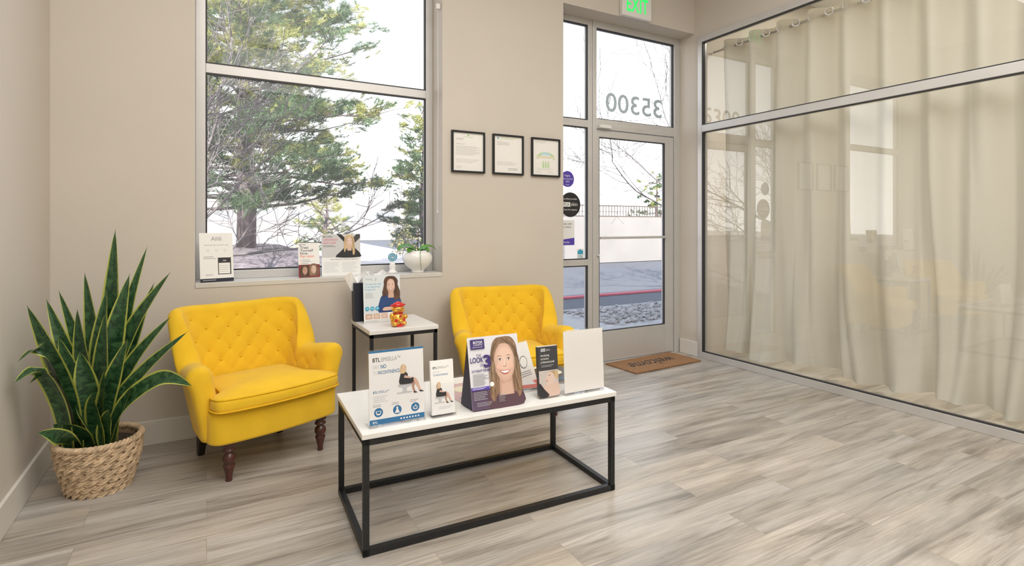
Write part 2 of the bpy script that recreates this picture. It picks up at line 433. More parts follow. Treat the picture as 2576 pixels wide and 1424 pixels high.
g = MB(); g.text('THIS DOOR TO REMAIN UNLOCKED DURING BUSINESS HOURS', 0, 0, .036, PLAST, 0, 'C', fit=.62)
g.build('door_notice', e, loc=(3.56, y0-.0115, 2.168), label='small white lettering on the transom bar')

e = thing('window_2', 'floor-to-ceiling aluminium glazed partition in front of curtains', 'glass partition', kind='structure')
f = MB(); xa, xb = XR-.02, XR+.05; yn = -.4
f.box(xa, xb, 3.65, 3.70, 0, 3.06, ALU); f.box(xa, xb, yn, yn+.05, 0, 3.06, ALU); f.box(xa, xb, .75, .80, .06, 3.0, ALU)
f.box(xa, xb, yn+.05, 3.65, 0, .06, ALU); f.box(xa, xb, yn+.05, 3.65, 3.0, 3.06, ALU)
f.box(xa, xb, yn+.05, 3.65, 2.145, 2.21, ALU)
f.build('frame', e, bevel=.003)
g = MB(); gk = MB(); t = .014
for ya, yb in ((yn+.05, .75), (.80, 3.65)):
    for c, d in ((.06, 2.145), (2.21, 3.0)):
        g.add([(XR+.015, ya, c), (XR+.015, yb, c), (XR+.015, yb, d), (XR+.015, ya, d)], [(0, 1, 2, 3)], GLASSR)
        gk.box(xa+.006, XR+.013, ya, ya+t, c, d, GASKET); gk.box(xa+.006, XR+.013, yb-t, yb, c, d, GASKET)
        gk.box(xa+.006, XR+.013, ya+t, yb-t, c, c+t*.6, GASKET); gk.box(xa+.006, XR+.013, ya+t, yb-t, d-t*.6, d, GASKET)
g.build('glass', e); gk.build('gasket', e)

def curtain(xc, ya, yb, label, ph):
    e = thing('curtain', label, 'curtain', loc=(xc, (ya+yb)/2, 0), group='curtains behind the glass partition')
    yc = (ya+yb)/2; n = int((yb-ya)/.008); K = 44
    vs = []
    for i in range(n+1):
        y = ya+(yb-ya)*i/n
        for k in range(K+1):
            z = .045+(3.03-.045)*k/K; q = k/K
            w = math.sin(2*math.pi*(y-yb)/.28)
            yy = y+.06*math.sin(z*1.3+y*3+ph)*(1-q)
            lo = math.sin(2*math.pi*(yy-yb)/.34+ph)*.70+math.sin(2*math.pi*yy/.15+2*ph)*.34*math.sin(yy*4+1)+math.sin(yy*5+ph)*.45
            lo = lo*abs(lo)**-.3 if abs(lo) > 1e-4 else 0
            amp = .062*q+.100*(1-q)
            x = amp*(w*q**.6+lo*(1-q**.6)*1.1)+.03*math.sin(z*2.6+y*4)*(1-q)*q*2
            x -= .02*math.exp(-z/.12)*(.5+.5*math.sin(y*6+ph))
            zz = z+(.022*math.sin(y*7+ph))*(1-q)**3+.03*(1-q)**6
            vs.append((x, y-yc, zz))
    fs = [(i*(K+1)+k, (i+1)*(K+1)+k, (i+1)*(K+1)+k+1, i*(K+1)+k+1) for i in range(n) for k in range(K)]
    m = MB(); m.add(vs, fs, CURT, True); m.build('fabric', e)
    y = yb-.07; base = None
    while y > ya+.02:
        if base is None:
            r = MB(); r.tube([(0, .029*math.cos(a*math.pi/12), .029*math.sin(a*math.pi/12)) for a in range(24)], .0075, CHROME, 8, closed=True)
            base = r.build('grommet', e, loc=(-.045, y-yc, 2.965), label='chrome grommet'); base.rotation_euler = (0, 0, .5)
        else:
            c = base.copy(); c.parent = e; c.location = (-.045, y-yc, 2.965); COL.objects.link(c)
        y -= .14
    return e
curtain(4.375, .93, 3.62, 'cream grommet-top curtain hanging to the floor', 1.3)
curtain(4.40, -.42, .90, 'cream grommet-top curtain hanging to the floor', 4.0)
mb = MB(); mb.tube([(4.37, -.5, 2.965), (4.37, 3.74, 2.965)], .011, CHROME, 12)
mb.build('curtain_rod', label='chrome rod carrying the cream curtains', category='curtain rod')

e = thing('blind_cord', 'white blind cord hanging from a small wall bracket', 'blind cord', loc=(1.513, 3.80, 0))
m = MB(); m.box(-.03, -.001, -.012, .012, 2.86, 2.90, PLAST); m.build('bracket', e, bevel=.003)
m = MB(); m.tube([(-.018, 0, 2.86), (-.016, 0, 2.2), (-.02, 0, 1.5), (-.02, 0, 1.38), (-.02, 0, 1.36), (-.02, 0, 1.34)], [.0018, .0018, .0018, .0018, .006, .002], PLAST, 8); m.build('cord', e)

e = thing('wall_outlet', 'white wall outlet cover above the baseboard', 'wall outlet', loc=(-.64, YB-.001, .36))
m = MB(); m.box(-.036, .036, -.006, 0, -.058, .058, PLAST); m.build('cover_plate', e, bevel=.003)
m = MB(); m.box(-.016, .016, -.010, -.0062, .008, .040, TRIM); m.box(-.016, .016, -.010, -.0062, -.040, -.008, TRIM); m.build('sockets', e, bevel=.003)

e = thing('exit_sign', 'white illuminated exit sign with green letters over the door', 'exit sign', loc=(3.355, YB-.002, 3.11))
m = MB(); m.box(-.17, .17, -.045, 0, 0, .23, PLAST); m.build('housing', e, bevel=.008)
m = MB(); m.text('EXIT', 0, .045, .19, EXITG, 0, 'C', fit=.25, bold=.01); m.build('lettering', e, loc=(0, -.047, 0), label='green letters EXIT')

def cert(x0, kind, label):
    e = thing('framed_certificate', label, 'framed certificate', loc=(x0+.137, YB-.002, 1.655), group='certificates on the wall')
    W, Hh, fr = .274, .312, .014
    f = MB(); f.box(-W/2, -W/2+fr, -.02, 0, 0, Hh, BLK); f.box(W/2-fr, W/2, -.02, 0, 0, Hh, BLK)
    f.box(-W/2+fr, W/2-fr, -.02, 0, 0, fr, BLK); f.box(-W/2+fr, W/2-fr, -.02, 0, Hh-fr, Hh, BLK); f.build('picture_frame', e, bevel=.002)
    p = MB(); p.T = Matrix.Translation((0, -.008, 0)); p.box(-W/2+fr, W/2-fr, 0, .004, fr, Hh-fr, PAPER)
    if kind == 0:
        p.ell(0, Hh-.03, .006, .006, GREEN); p.rect(-.04, .04, Hh-.045, Hh-.043, GREEN); p.lines(-.1, -.03, Hh-.055, 3, .006, .0015, GREYT)
        p.lines(-.1, -.02, Hh-.095, 2, .006, .0012, GREYT); p.lines(-.1, .1, Hh-.115, 9, .008, .0015, GREYT); p.lines(-.1, .1, .10, 4, .008, .0012, GREYT)
        p.lines(-.1, -.04, .05, 3, .008, .0012, GREYT)
    elif kind == 1:
        p.ell(-.09, Hh-.03, .007, .007, TEAL); p.lines(-.07, .1, Hh-.025, 2, .008, .0015, GREEN); p.lines(-.1, .02, Hh-.06, 4, .007, .0015, GREYT)
        p.lines(-.1, .1, .10, 4, .008, .0012, GREYT); p.lines(.0, .1, .05, 2, .01, .002, INK)
    else:
        p.lines(-.1, .0, Hh-.03, 2, .008, .0015, GREYT)
        GR2 = mat('pale_green_print', (.50, .68, .38), .5); AQ = mat('pale_aqua_print', (.50, .72, .78), .5)
        arc = [(.088*math.cos(a), .15+.05*math.sin(a)) for a in [math.pi*(1-i/14) for i in range(15)]]
        arc2 = [(.075*math.cos(a), .135+.045*math.sin(a)) for a in [math.pi*i/14 for i in range(15)]]
        p.poly(arc+arc2, GR2, 2); p.rect(-.085, .085, .150, .166, CREAM, 3); p.poly([(-.05, .176), (.0, .20), (.05, .176)], AQ, 3, 3)
        for k in (-.025, 0, .025): p.poly([(k-.009, .075), (k+.009, .075), (k+.004, .125), (k-.004, .125)], GR2, 2, 2)
        p.lines(-.085, .085, .065, 2, .008, .0012, GREYT); p.lines(-.09, -.03, .045, 2, .01, .0012, GREYT); p.lines(.02, .08, .045, 2, .01, .0012, GREYT)
    p.build('certificate_paper', e)
    g = MB(); g.add([(-W/2+fr, -.0135, fr), (W/2-fr, -.0135, fr), (W/2-fr, -.0135, Hh-fr), (-W/2+fr, -.0135, Hh-fr)], [(0, 1, 2, 3)], GLASS); g.build('glass', e)
cert(1.58, 0, 'black-framed letter with a table of text lines')
cert(1.922, 1, 'black-framed letter with a signature line')
cert(2.270, 2, 'black-framed certificate with a green arched emblem')

yg = YG+.0285
e = thing('window_sticker', 'round violet award sticker on the sidelight glass', 'sticker', loc=(2.785, yg, 1.67))
m = MB(); m.ell(0, 0, .072, .072, VIOL, 0, 40); m.text('Highly', 0, .022, .024, WHITE, 1, 'C'); m.text('Recommended', 0, -.004, .019, WHITE, 1, 'C'); m.text('2023', 0, -.028, .02, WHITE, 1, 'C'); m.text('fresha', 0, -.055, .016, WHITE, 1, 'C')
m.build('sticker_face', e)
e = thing('window_sticker', 'round black certified provider sticker on the glass', 'sticker', loc=(2.816, yg, 1.443))
m = MB(); m.ell(0, 0, .112, .112, WHITE, 0, 48); m.ell(0, 0, .109, .109, INK, 1, 48); m.text('certified provider', 0, .045, .021, WHITE, 2, 'C'); m.rect(-.085, .0, -.018, .022, WHITE, 2)
m.text('PCA', -.042, -.009, .034, INK, 3, 'C'); m.text('skin', .008, -.01, .046, WHITE, 2); m.text('trust the experts', 0, -.05, .021, WHITE, 2, 'C'); m.build('sticker_face', e)
e = thing('window_sticker', 'white and violet online booking sticker on the glass', 'sticker', loc=(2.775, yg, 1.085))
m = MB(); m.rect(-.085, .085, 0, .22, WHITE, 0); m.text('Book with', 0, .18, .028, INK, 1, 'C'); m.text('us online', 0, .152, .028, INK, 1, 'C')
m.poly([(-.085, 0), (.085, 0), (.085, .065), (-.085, .045)], VIOL, 1); m.text('fresha', 0, .018, .026, WHITE, 2, 'C'); m.build('sticker_face', e)
e = thing('window_sticker', 'small teal and white doorbell sticker on the glass', 'sticker', loc=(2.925, yg, .965))
m = MB(); m.poly([(-.036, .0), (.0, -.01), (.036, .0), (.036, .085), (-.036, .085)], WHITE, 0); m.poly([(-.03, .036), (.03, .036), (.03, .066), (0, .082), (-.03, .066)], TEAL, 1); m.text('ring', 0, .012, .03, TEAL, 1, 'C', bold=.01); m.build('sticker_face', e)

# ------------------------------------------------------------------ armchairs
def pillow(m, outline, z0, z1, r, crown, mt, k=5, inner=8):
    cx = sum(p[0] for p in outline)/len(outline); cy = sum(p[1] for p in outline)/len(outline)
    def ring(inset, sc, z):
        o = []
        for x, y in outline:
            dx, dy = x-cx, y-cy; d = math.hypot(dx, dy); f = max(0, (d-inset)/d)*sc
            o.append((cx+dx*f, cy+dy*f, z))
        return o
    rings = []
    for i in range(inner, 0, -1): rings.append(ring(r, max(1-i/inner, .01), z0))
    for i in range(k+1):
        a = math.pi/2*i/k; rings.append(ring(r*(1-math.sin(a)), 1, z0+r*(1-math.cos(a))))
    for i in range(k+1):
        a = math.pi/2*i/k; rings.append(ring(r*(1-math.cos(a)), 1, z1-r*(1-math.sin(a))))
    for i in range(1, inner+1):
        s_ = 1-i/inner; rings.append(ring(r, max(s_, .01), z1+crown*(1-s_**2.5)))
    m.loft(rings, mt, True)

def smoothstep(a, b, x):
    t = min(1, max(0, (x-a)/(b-a))); return t*t*(3-2*t)

def armchair(loc, rz, label):
    e = thing('armchair', label, 'armchair', loc=loc, rz=rz, group='yellow tufted armchairs')
    A, yf, r, yb = .272, -.225, .13, .200
    L1 = (yb-r)-yf; La = math.pi/2*r; L2 = 2*(A-r); LT = 2*L1+2*La+L2
    def plan(s):
        if s < L1: return (-A, yf+s), (-1, 0)
        s -= L1
        if s < La:
            a = s/r; return (-(A-r)-r*math.cos(a), (yb-r)+r*math.sin(a)), (-math.cos(a), math.sin(a))
        s -= La
        if s < L2: return (-(A-r)+s, yb), (0, 1)
        s -= L2
        if s < La:
            a = s/r; return ((A-r)+r*math.sin(a), (yb-r)+r*math.cos(a)), (math.sin(a), math.cos(a))
        s -= La
        return (A, (yb-r)-s), (1, 0)
    def back(s):
        d = min(s, LT-s); return smoothstep(L1-.05, L1+.085, d)
    def corner(s):
        d = min(s, LT-s); return math.exp(-((d-(L1+La*.55))/.08)**2)
    def Htop(s):
        d = min(s, LT-s); b = back(s)
        h = .562+.014*math.cos((d/L1)*math.pi)*(1-b)
        return h*(1-b)+b*(.803+.012*corner(s)+.006*math.cos((s-LT/2)*9))
    def TT(s):
        b = back(s); return .056*(1-b)+.036*b
    def tuft(s, z):
        u = (s-LT/2)/.108; w = (z-.50)/(2*.060)
        p, q = u+w, u-w
        v = math.sqrt(abs(math.sin(math.pi*p)*math.sin(math.pi*q))+.05)
        dx = (abs(p-round(p))**2+abs(q-round(q))**2)
        mask = smoothstep(.40, .47, z)*(1-smoothstep(Htop(s)-.080, Htop(s)-.035, z))*smoothstep(.05, .12, min(s, LT-s))
        return ((v-.7)*.0065-.009*math.exp(-dx/.018))*mask
    def surf(s, side, z, extra=0):
        (x, y), (nx, ny) = plan(s); b = back(s)
        d = min(s, LT-s); T = TT(s)
        bul = (.018 if side > 0 else .006)*smoothstep(.42, .56, z)*(1-b)
        end = 1.
        if d < .05: end = .35+.65*math.sqrt(max(0, 1-(1-d/.05)**2))
        lean = (.20*(1-b)+.22*b+.05*corner(s))
        o = lean*max(-.16, z-.36) if side > 0 else lean*max(0, z-.36)
        flare = .058*(1-min(1, d/(L1+.04)))**.9
        off = o+side*(T+bul)*end+extra+flare
        return (x+nx*off, y+ny*off)
    NS = 190; rings = []
    for i in range(NS+1):
        q_ = i/NS; s = LT*(q_-.10*math.sin(2*math.pi*q_)/(2*math.pi))
        d = min(s, LT-s)
        Hs = Htop(s); T = TT(s)+.008*(1-back(s))
        if d < .05: Hs -= .028*(1-math.sqrt(max(0, 1-(1-d/.05)**2)))
        ring = []
        for k in range(46):
            z = .22+(Hs-T-.22)*k/45; q = surf(s, -1, z, -tuft(s, z)); ring.append((q[0], q[1], z))
        for k in range(1, 13):
            a = math.pi*k/13; z = Hs-T+T*math.sin(a)
            qi = surf(s, -1, Hs-T); qo = surf(s, 1, Hs-T); w_ = (1-math.cos(a))/2
            ring.append((qi[0]*(1-w_)+qo[0]*w_, qi[1]*(1-w_)+qo[1]*w_, z))
        for k in range(18):
            z = Hs-T-(Hs-T-.205)*k/17; q = surf(s, 1, z); ring.append((q[0], q[1], z))
        rings.append(ring)
    m = MB(); m.loft(rings, YEL, True, cap=True, closed=True); m.build('backrest', e, label='button-tufted back and arms in yellow fabric')
    base = None
    for j in range(0, 5):
        z = .50+.060*j
        for i in range(-8, 9):
            s = LT/2+(i+.5*(j % 2))*.108
            if s < .10 or s > LT-.10 or z > Htop(s)-.045: continue
            q = surf(s, -1, z, .012)
            if base is None:
                r_ = MB(); r_.ball((0, 0, 0), (.0105, .0105, .009), YELB, 12, 6); base = r_.build('button', e)
                base.location = (q[0], q[1], z)
            else:
                c = base.copy(); c.parent = e; c.location = (q[0], q[1], z); COL.objects.link(c)
    half = [(-.275, .16), (-.31, .0), (-.335, -.20), (-.33, -.262), (-.285, -.297), (-.14, -.318), (0, -.325)]
    outl = half+[(-x, y) for x, y in half[-2::-1]]+[(.25, .21), (.15, .235), (-.15, .235), (-.25, .21)]
    outl = catmull(outl[::-1], 5)
    m = MB(); pillow(m, outl, .195, .352, .016, 0, YEL, inner=3); m.build('seat_base', e, label='yellow upholstered seat base')
    ch = [(-.225, .11), (-.245, -.08), (-.266, -.19), (-.318, -.222), (-.332, -.258), (-.315, -.315), (-.245, -.34), (-.13, -.356), (0, -.362)]
    co = ch+[(-x, y) for x, y in ch[-2::-1]]+[(.18, .15), (0, .16), (-.18, .15)]
    co = catmull(co[::-1], 6)
    m = MB(); pillow(m, co, .352, .430, .030, .034, YEL, inner=10); m.build('seat_cushion', e, label='plump yellow seat cushion with piping')
    m = MB(); m.tube([(x*1.003, y*1.003, .364) for x, y in co], .005, YELB, 6, closed=True)
    m.build('piping', e)
    m = MB(); m.tube([(x*.985, y*.985, .421) for x, y in co], .0045, YELB, 6, closed=True)
    m.build('piping', e)
    prof = [(.013, 0), (.016, .004), (.014, .016), (.018, .036), (.024, .064), (.028, .078), (.020, .085), (.025, .092), (.031, .108), (.029, .126), (.018, .138), (.016, .142), (.030, .149), (.030, .158), (.020, .164), (.032, .177), (.034, .200)]
    leg = MB(); leg.lathe(prof, WOOD, 20); l0 = leg.build('leg', e, label='turned mahogany front leg'); l0.location = (-.245, -.25, 0)
    l1 = l0.copy(); l1.parent = e; l1.location = (.245, -.25, 0); COL.objects.link(l1)
    leg = MB(); leg.loft([[(-.016, .02, 0), (.016, .02, 0), (.016, .050, 0), (-.016, .050, 0)], [(-.026, -.03, .2), (.026, -.03, .2), (.026, .028, .2), (-.026, .028, .2)]], WOODK, False)
    l2 = leg.build('leg', e, bevel=.003, label='dark splayed rear leg'); l2.location = (-.22, .15, 0)
    l3 = l2.copy(); l3.parent = e; l3.location = (.22, .15, 0); COL.objects.link(l3)
    return e
armchair((.242, 3.355, 0), math.radians(20), 'yellow tufted armchair beside the potted snake plant')
armchair((1.835, 3.325, 0), math.radians(-12), 'yellow tufted armchair beside the entrance door')

# ------------------------------------------------------------------ tables
def table(name, label, cat, loc, rz, L, D, h, top, t=.024):
    e = thing(name, label, cat, loc=loc, rz=rz)
    m = MB(); m.box(-L/2-.006, L/2+.006, -D/2-.006, D/2+.006, h-top, h, MARB); m.build('table_top', e, bevel=.003, label='white laminate table top')
    base = None
    for sx in (-1, 1):
        for sy in (-1, 1):
            x = sx*(L/2-t/2); y = sy*(D/2-t/2)
            if base is None:
                q = MB(); q.box(-t/2, t/2, -t/2, t/2, 0, h-top-.001, BLK); base = q.build('leg', e, bevel=.002, label='square black metal leg'); base.location = (x, y, 0)
            else:
                c = base.copy(); c.parent = e; c.location = (x, y, 0); COL.objects.link(c)
    for z0, z1 in ((.004, .004+t), (h-top-.001-t, h-top-.001)):
        q = MB()
        q.box(-L/2, L/2, -D/2, -D/2+t, z0, z1, BLK); q.box(-L/2, L/2, D/2-t, D/2, z0, z1, BLK)
        q.box(-L/2, -L/2+t, -D/2, D/2, z0+.0003, z1-.0003, BLK); q.box(L/2-t, L/2, -D/2, D/2, z0+.0003, z1-.0003, BLK)
        q.build('frame_rail', e, label='black metal frame rails')
    return e
table('coffee_table', 'rectangular coffee table with white top and black metal frame', 'coffee table', (1.118, 2.335, 0), math.radians(-2.3), 1.18, .56, .47, .022)
table('side_table', 'small white-topped side table between the yellow armchairs', 'side table', (1.05, 3.44, 0), 0, .42, .46, .64, .026, .02)

# ------------------------------------------------------------------ printed-figure helpers
FACE = [(0, .74), (.30, .64), (.455, .32), (.47, 0), (.43, -.30), (.30, -.58), (.13, -.75), (0, -.79), (-.13, -.75), (-.30, -.58), (-.43, -.30), (-.47, 0), (-.455, .32), (-.30, .64)]
def portrait(m, cx, cz, s, L, skin, shade, hair, hairpts, sidepts, smile=True, neck=True, strands=0, tones=((.76, .53, .42), (.46, .27, .20)), ht=((.20, .12, .07), (.52, .37, .24))):
    P = lambda pts: [(cx+x*s, cz+z*s) for x, z in pts]
    m.poly(P(hairpts), hair, L, 5)
    lt, dk = tones
    if neck:
        m.poly(P([(-.27, -.45), (.27, -.45), (.33, -1.3), (-.33, -1.3)]), blend(dk, lt, .25), L+1); m.poly(P([(-.20, -.85), (.24, -.80), (.28, -1.3), (-.25, -1.3)]), blend(dk, lt, .55), L+2)
    for i in range(6):
        k = 1-i*.075
        m.poly([(cx+(x*k+.010*i)*s, cz+(z*k+.015*i)*s) for x, z in catmull(FACE, 3)], blend(dk, lt, .50+.10*i), L+2+i)
    l = L+8
    for k in (-1, 1):
        m.ell(cx+k*.20*s, cz+.10*s, .12*s, .07*s, blend(dk, lt, .72), l, 18)
        m.ell(cx+k*.265*s, cz-.20*s, .12*s, .09*s, blend((.80, .45, .36), lt, .5), l, 18)
        m.poly(P([(k*.11, .085), (k*.155, .125), (k*.22, .13), (k*.285, .085), (k*.21, .062)]), WHITE, l+1, 3); m.ell(cx+k*.20*s, cz+.098*s, .035*s, .036*s, HAIRB, l+2, 12); m.ell(cx+k*.20*s, cz+.098*s, .018*s, .018*s, INK, l+3, 10)
        m.poly(P([(k*.10, .09), (k*.155, .14), (k*.23, .145), (k*.305, .09), (k*.23, .128), (k*.155, .124)]), INK, l+3, 2)
        m.poly(P([(k*.085, .215), (k*.20, .265), (k*.33, .215), (k*.20, .240)]), blend((.10, .05, .03), dk, .35), l+1, 2)
        m.poly(P([(k*.25, -.26), (k*.285, -.35), (k*.26, -.43), (k*.268, -.35)]), blend(dk, lt, .45), l+1)
    m.poly(P([(.015, .05), (.05, -.10), (.095, -.165), (.05, -.205), (0, -.215), (-.05, -.205), (-.095, -.165), (-.05, -.16), (0, -.175), (.04, -.15)]), blend(dk, lt, .45), l+1, 2)
    for k in (-1, 1): m.ell(cx+k*.04*s, cz-.195*s, .02*s, .010*s, blend(dk, (0, 0, 0), .4), l+2, 8)
    m.poly(P([(-.02, .10), (.015, .10), (.02, -.12), (-.02, -.12)]), blend(lt, (1, .9, .8), .35), l+1, 2)
    if smile:
        m.poly(P([(-.235, -.345), (-.09, -.330), (0, -.345), (.09, -.330), (.235, -.345), (.13, -.465), (0, -.505), (-.13, -.465)]), LIPS, l+1, 3)
        m.poly(P([(-.195, -.357), (0, -.365), (.195, -.357), (.1, -.430), (0, -.450), (-.1, -.430)]), WHITE, l+2, 3)
    else:
        m.poly(P([(-.13, -.40), (-.04, -.37), (0, -.38), (.04, -.37), (.13, -.40), (0, -.46)]), LIPS, l+1, 3)
    for q in sidepts: m.poly(P(q), hair, l+4, 5)
    if strands:
        rs = random.Random(5)
        for i in range(strands):
            k = -1 if i % 2 else 1; a0 = rs.uniform(.0, .35); a1 = rs.uniform(.50, .74); zb = rs.uniform(-1.3, -.6); w = rs.uniform(.008, .020)
            pts = [(k*a0*.4, 1.0-a0*.25), (k*(a0*.5+.25), .78-a0*.2), (k*(.50+a0*.25), .35), (k*(a1-.05), -.1), (k*(a1-.02+.03*math.sin(i)), -.6), (k*a1, zb)]
            c = catmull(pts, 4, False); N = len(c)
            ww = [w*math.sin(math.pi*(j+.3)/(N)) for j in range(N)]
            m.poly(P([(x+ww[j], z) for j, (x, z) in enumerate(c)]+[(x-ww[j], z) for j, (x, z) in reversed(list(enumerate(c)))]), blend(ht[0], ht[1], rs.random()), l+5)

def seated_woman(m, x, z, s, L):
    P = lambda pts: [(x+a*s, z+b*s) for a, b in pts]
    m.poly(P([(.0, .0), (.62, .0), (.60, .06), (.42, .08), (.44, .24), (.70, .28), (.72, .42), (.10, .42), (.05, .28), (.2, .24), (.22, .08), (.0, .06)]), LGREY, L, 3)
    m.poly(P([(.1, .36), (.7, .36), (.7, .40), (.1, .40)]), GREYT, L+1)
    m.poly(P([(.10, .42), (.12, .72), (.20, .90), (.34, .92), (.46, .80), (.48, .66), (.72, .62), (.86, .50), (.84, .42), (.50, .38)]), INK, L+2, 4)
    m.poly(P([(.72, .60), (.86, .54), (1.0, .18), (1.06, .02), (.98, .0), (.90, .16), (.74, .44)]), SKIN, L+3, 3)
    m.poly(P([(.66, .44), (.78, .42), (.74, .20), (.80, .02), (.72, .02), (.64, .2)]), SKIN2, L+2, 3)
    m.poly(P([(.95, .06), (1.12, .02), (1.16, -.03), (1.0, -.02)]), INK, L+4); m.poly(P([(.70, .05), (.84, .0), (.88, -.04), (.72, -.04)]), INK, L+4)
    m.poly(P([(.30, .66), (.38, .64), (.60, .60), (.62, .64), (.42, .72), (.34, .76)]), SKIN, L+4, 3)
    m.poly(P([(.14, .86), (.13, 1.05), (.20, 1.20), (.32, 1.22), (.40, 1.10), (.39, .92), (.30, .84)]), HAIRY, L+3, 4)
    m.ell(x+.28*s, z+1.05*s, .075*s, .10*s, SKINL, L+4, 20)
    m.poly(P([(.20, .90), (.24, 1.13), (.31, 1.16), (.22, 1.17), (.15, 1.05), (.15, .9)]), HAIRY, L+5, 3)
    m.ell(x+.29*s, z+1.015*s, .028*s, .010*s, LIPS, L+5, 10); m.ell(x+.262*s, z+1.07*s, .012*s, .008*s, INK, L+5, 8); m.ell(x+.315*s, z+1.07*s, .012*s, .008*s, INK, L+5, 8)

def holder(e, W, Hh, lean, foot=.07, depth=.006):
    m = MB(); t = .003
    m.box(-W/2-.004, W/2+.004, -t-.004, -.004, 0, Hh+.006, ACRYL)
    m.box(-W/2-.004, W/2+.004, depth, depth+t, 0, Hh+.006, ACRYL)
    m.box(-W/2-.004, W/2+.004, -.004, depth, -.002, 0, ACRYL)
    m.build('acrylic_holder', e, loc=(0, 0, .008), rot=(-lean, 0, 0), label='clear acrylic sign holder')
    f = MB(); f.box(-W/2-.004, W/2+.004, -.012, foot, .001, .004, ACRYL); f.build('acrylic_foot', e, label='clear acrylic foot')

def cardbase(W, Hh, mt=WHITE, th=.0012):
    m = MB(); m.box(-W/2, W/2, 0, th, 0, Hh, mt); m.T = Matrix.Translation((-W/2, 0, 0)); return m

def strut(e, hw, zt, yb_, lean, name='easel_back'):
    yt = zt*math.tan(lean)+.004
    m = MB(); m.add([(-hw, yt, zt), (hw, yt, zt), (hw, yt+yb_, .001), (-hw, yt+yb_, .001)], [(0, 1, 2, 3)], PAPER); m.build(name, e, label='white card strut')

ZT = .4705
W, Hh = .222, .285
e = thing('sign_holder', 'clear acrylic holder with white and blue treatment flyer', 'sign holder', loc=(.664, 2.118, ZT), rz=math.radians(-1))
holder(e, W, Hh, math.radians(4))
m = cardbase(W, Hh)
m.rect(0, W, Hh-.008, Hh, BLUE, 1)
m.text('BTL', .015, Hh-.043, .022, INK, 1, fit=.030, bold=.02); m.text('EMSELLA™', .050, Hh-.043, .022, GREYT, 1, fit=.076)
m.text('SAY', .015, Hh-.070, .021, LGREY, 1, fit=.028); m.text('NO', .047, Hh-.070, .021, BLUE, 1, fit=.022, bold=.015)
m.text('TO', .015, Hh-.092, .019, LGREY, 1, fit=.018); m.text('INCONTINENCE', .036, Hh-.092, .019, BLUE, 1, fit=.086, bold=.012)
seated_woman(m, .112, .106, .094, 1)
m.text('BTL', .015, .120, .013, BLUE, 1, fit=.018, bold=.02); m.text('EMSELLA™', .036, .120, .013, BLUE, 1, fit=.042)
m.lines(.015, .078, .108, 4, .007, .002, LGREY)
for i, x in enumerate((.035, .110, .184)):
    m.lines(x-.022, x+.018, .076, 2, .006, .0018, GREYT); m.ell(x, .046, .0175, .0175, BLUE, 1, 32)
m.poly([(.024, .052), (.046, .052), (.044, .040), (.038, .036), (.031, .036), (.026, .040)], WHITE, 2); m.poly([(.027, .050), (.043, .050), (.041, .042), (.029, .042)], BLUE, 3)
m.poly([(.106, .058), (.114, .058), (.113, .050), (.120, .034), (.100, .034), (.107, .050)], WHITE, 2)
m.poly([(.175, .040), (.175, .048), (.182, .050), (.185, .057), (.188, .056), (.187, .050), (.194, .049), (.192, .037), (.180, .037)], WHITE, 2); m.poly([(.178, .041), (.178, .046), (.184, .049), (.191, .047), (.189, .040)], BLUE, 3)
m.rect(0, W, 0, .020, BLUE, 1); m.text('BTL', .012, .005, .012, WHITE, 2, bold=.02)
for i in range(7): m.ell(.125+i*.012, .010, .0035, .0035, WHITE, 2, 12)
m.build('printed_flyer', e, loc=(0, .001, .010), rot=(-math.radians(4), 0, 0), label='white flyer with seated woman and blue circles')

W, Hh = .100, .218
e = thing('brochure_holder', 'narrow acrylic holder with white treatment brochures', 'brochure holder', loc=(.856, 2.108, ZT), rz=math.radians(-2))
holder(e, W, Hh*.55, math.radians(7), .08, .028)
m = cardbase(W, Hh, WHITE, .014)
m.text('BTL', .010, Hh-.033, .013, INK, 1, fit=.018, bold=.02); m.text('EMSELLA™', .031, Hh-.033, .013, GREYT, 1, fit=.048)
m.text('SAY NO', .010, Hh-.05, .010, LGREY, 1, fit=.028); m.text('TO INCONTINENCE', .010, Hh-.062, .010, BLUE, 1, fit=.065, bold=.01)
seated_woman(m, .014, .045, .070, 1); m.lines(.03, .09, .03, 2, .006, .002, LGREY)
m.build('brochure_stack', e, loc=(0, .002, .010), rot=(-math.radians(7), 0, 0), label='stack of white brochures')

W, Hh = .245, .305
e = thing('easel_card', 'large purple easel-back card with smiling long-haired woman', 'display card', loc=(1.103, 2.088, ZT+.004), rz=math.radians(-2))
m = cardbase(W, Hh, mat('pale_lilac_print', (.72, .72, .77), .4), .002)
m.poly([(0, 0), (W, 0), (W, .105), (.10, .085), (0, .095)], mat('plum_print', (.11, .07, .13), .4), 1)
m.poly([(.085, 0), (.075, .06), (.11, .088), (.145, .10), (.20, .10), (.235, .085), (W, .06), (W, 0)], mat('dusky_jacket_print', (.10, .05, .07), .5), 2, 3)
portrait(m, .168, .188, .108, 3, SKIN, SKIN2, HAIRL,
   [(-.05, 1.0), (.35, .98), (.58, .70), (.64, .2), (.68, -.4), (.70, -1.1), (.55, -1.45), (.35, -1.2), (-.35, -1.2), (-.58, -1.5), (-.74, -1.2), (-.66, -.5), (-.60, .2), (-.50, .7), (-.32, .95)],
   [[(-.02, .98), (-.16, .74), (-.36, .46), (-.48, .05), (-.46, -.5), (-.52, -.95), (-.70, -1.2), (-.64, -.5), (-.58, .2), (-.44, .8)], [(-.02, .98), (.20, .76), (.38, .48), (.49, .05), (.47, -.5), (.54, -1.1), (.68, -1.1), (.67, -.4), (.63, .2), (.48, .8)]], strands=46)
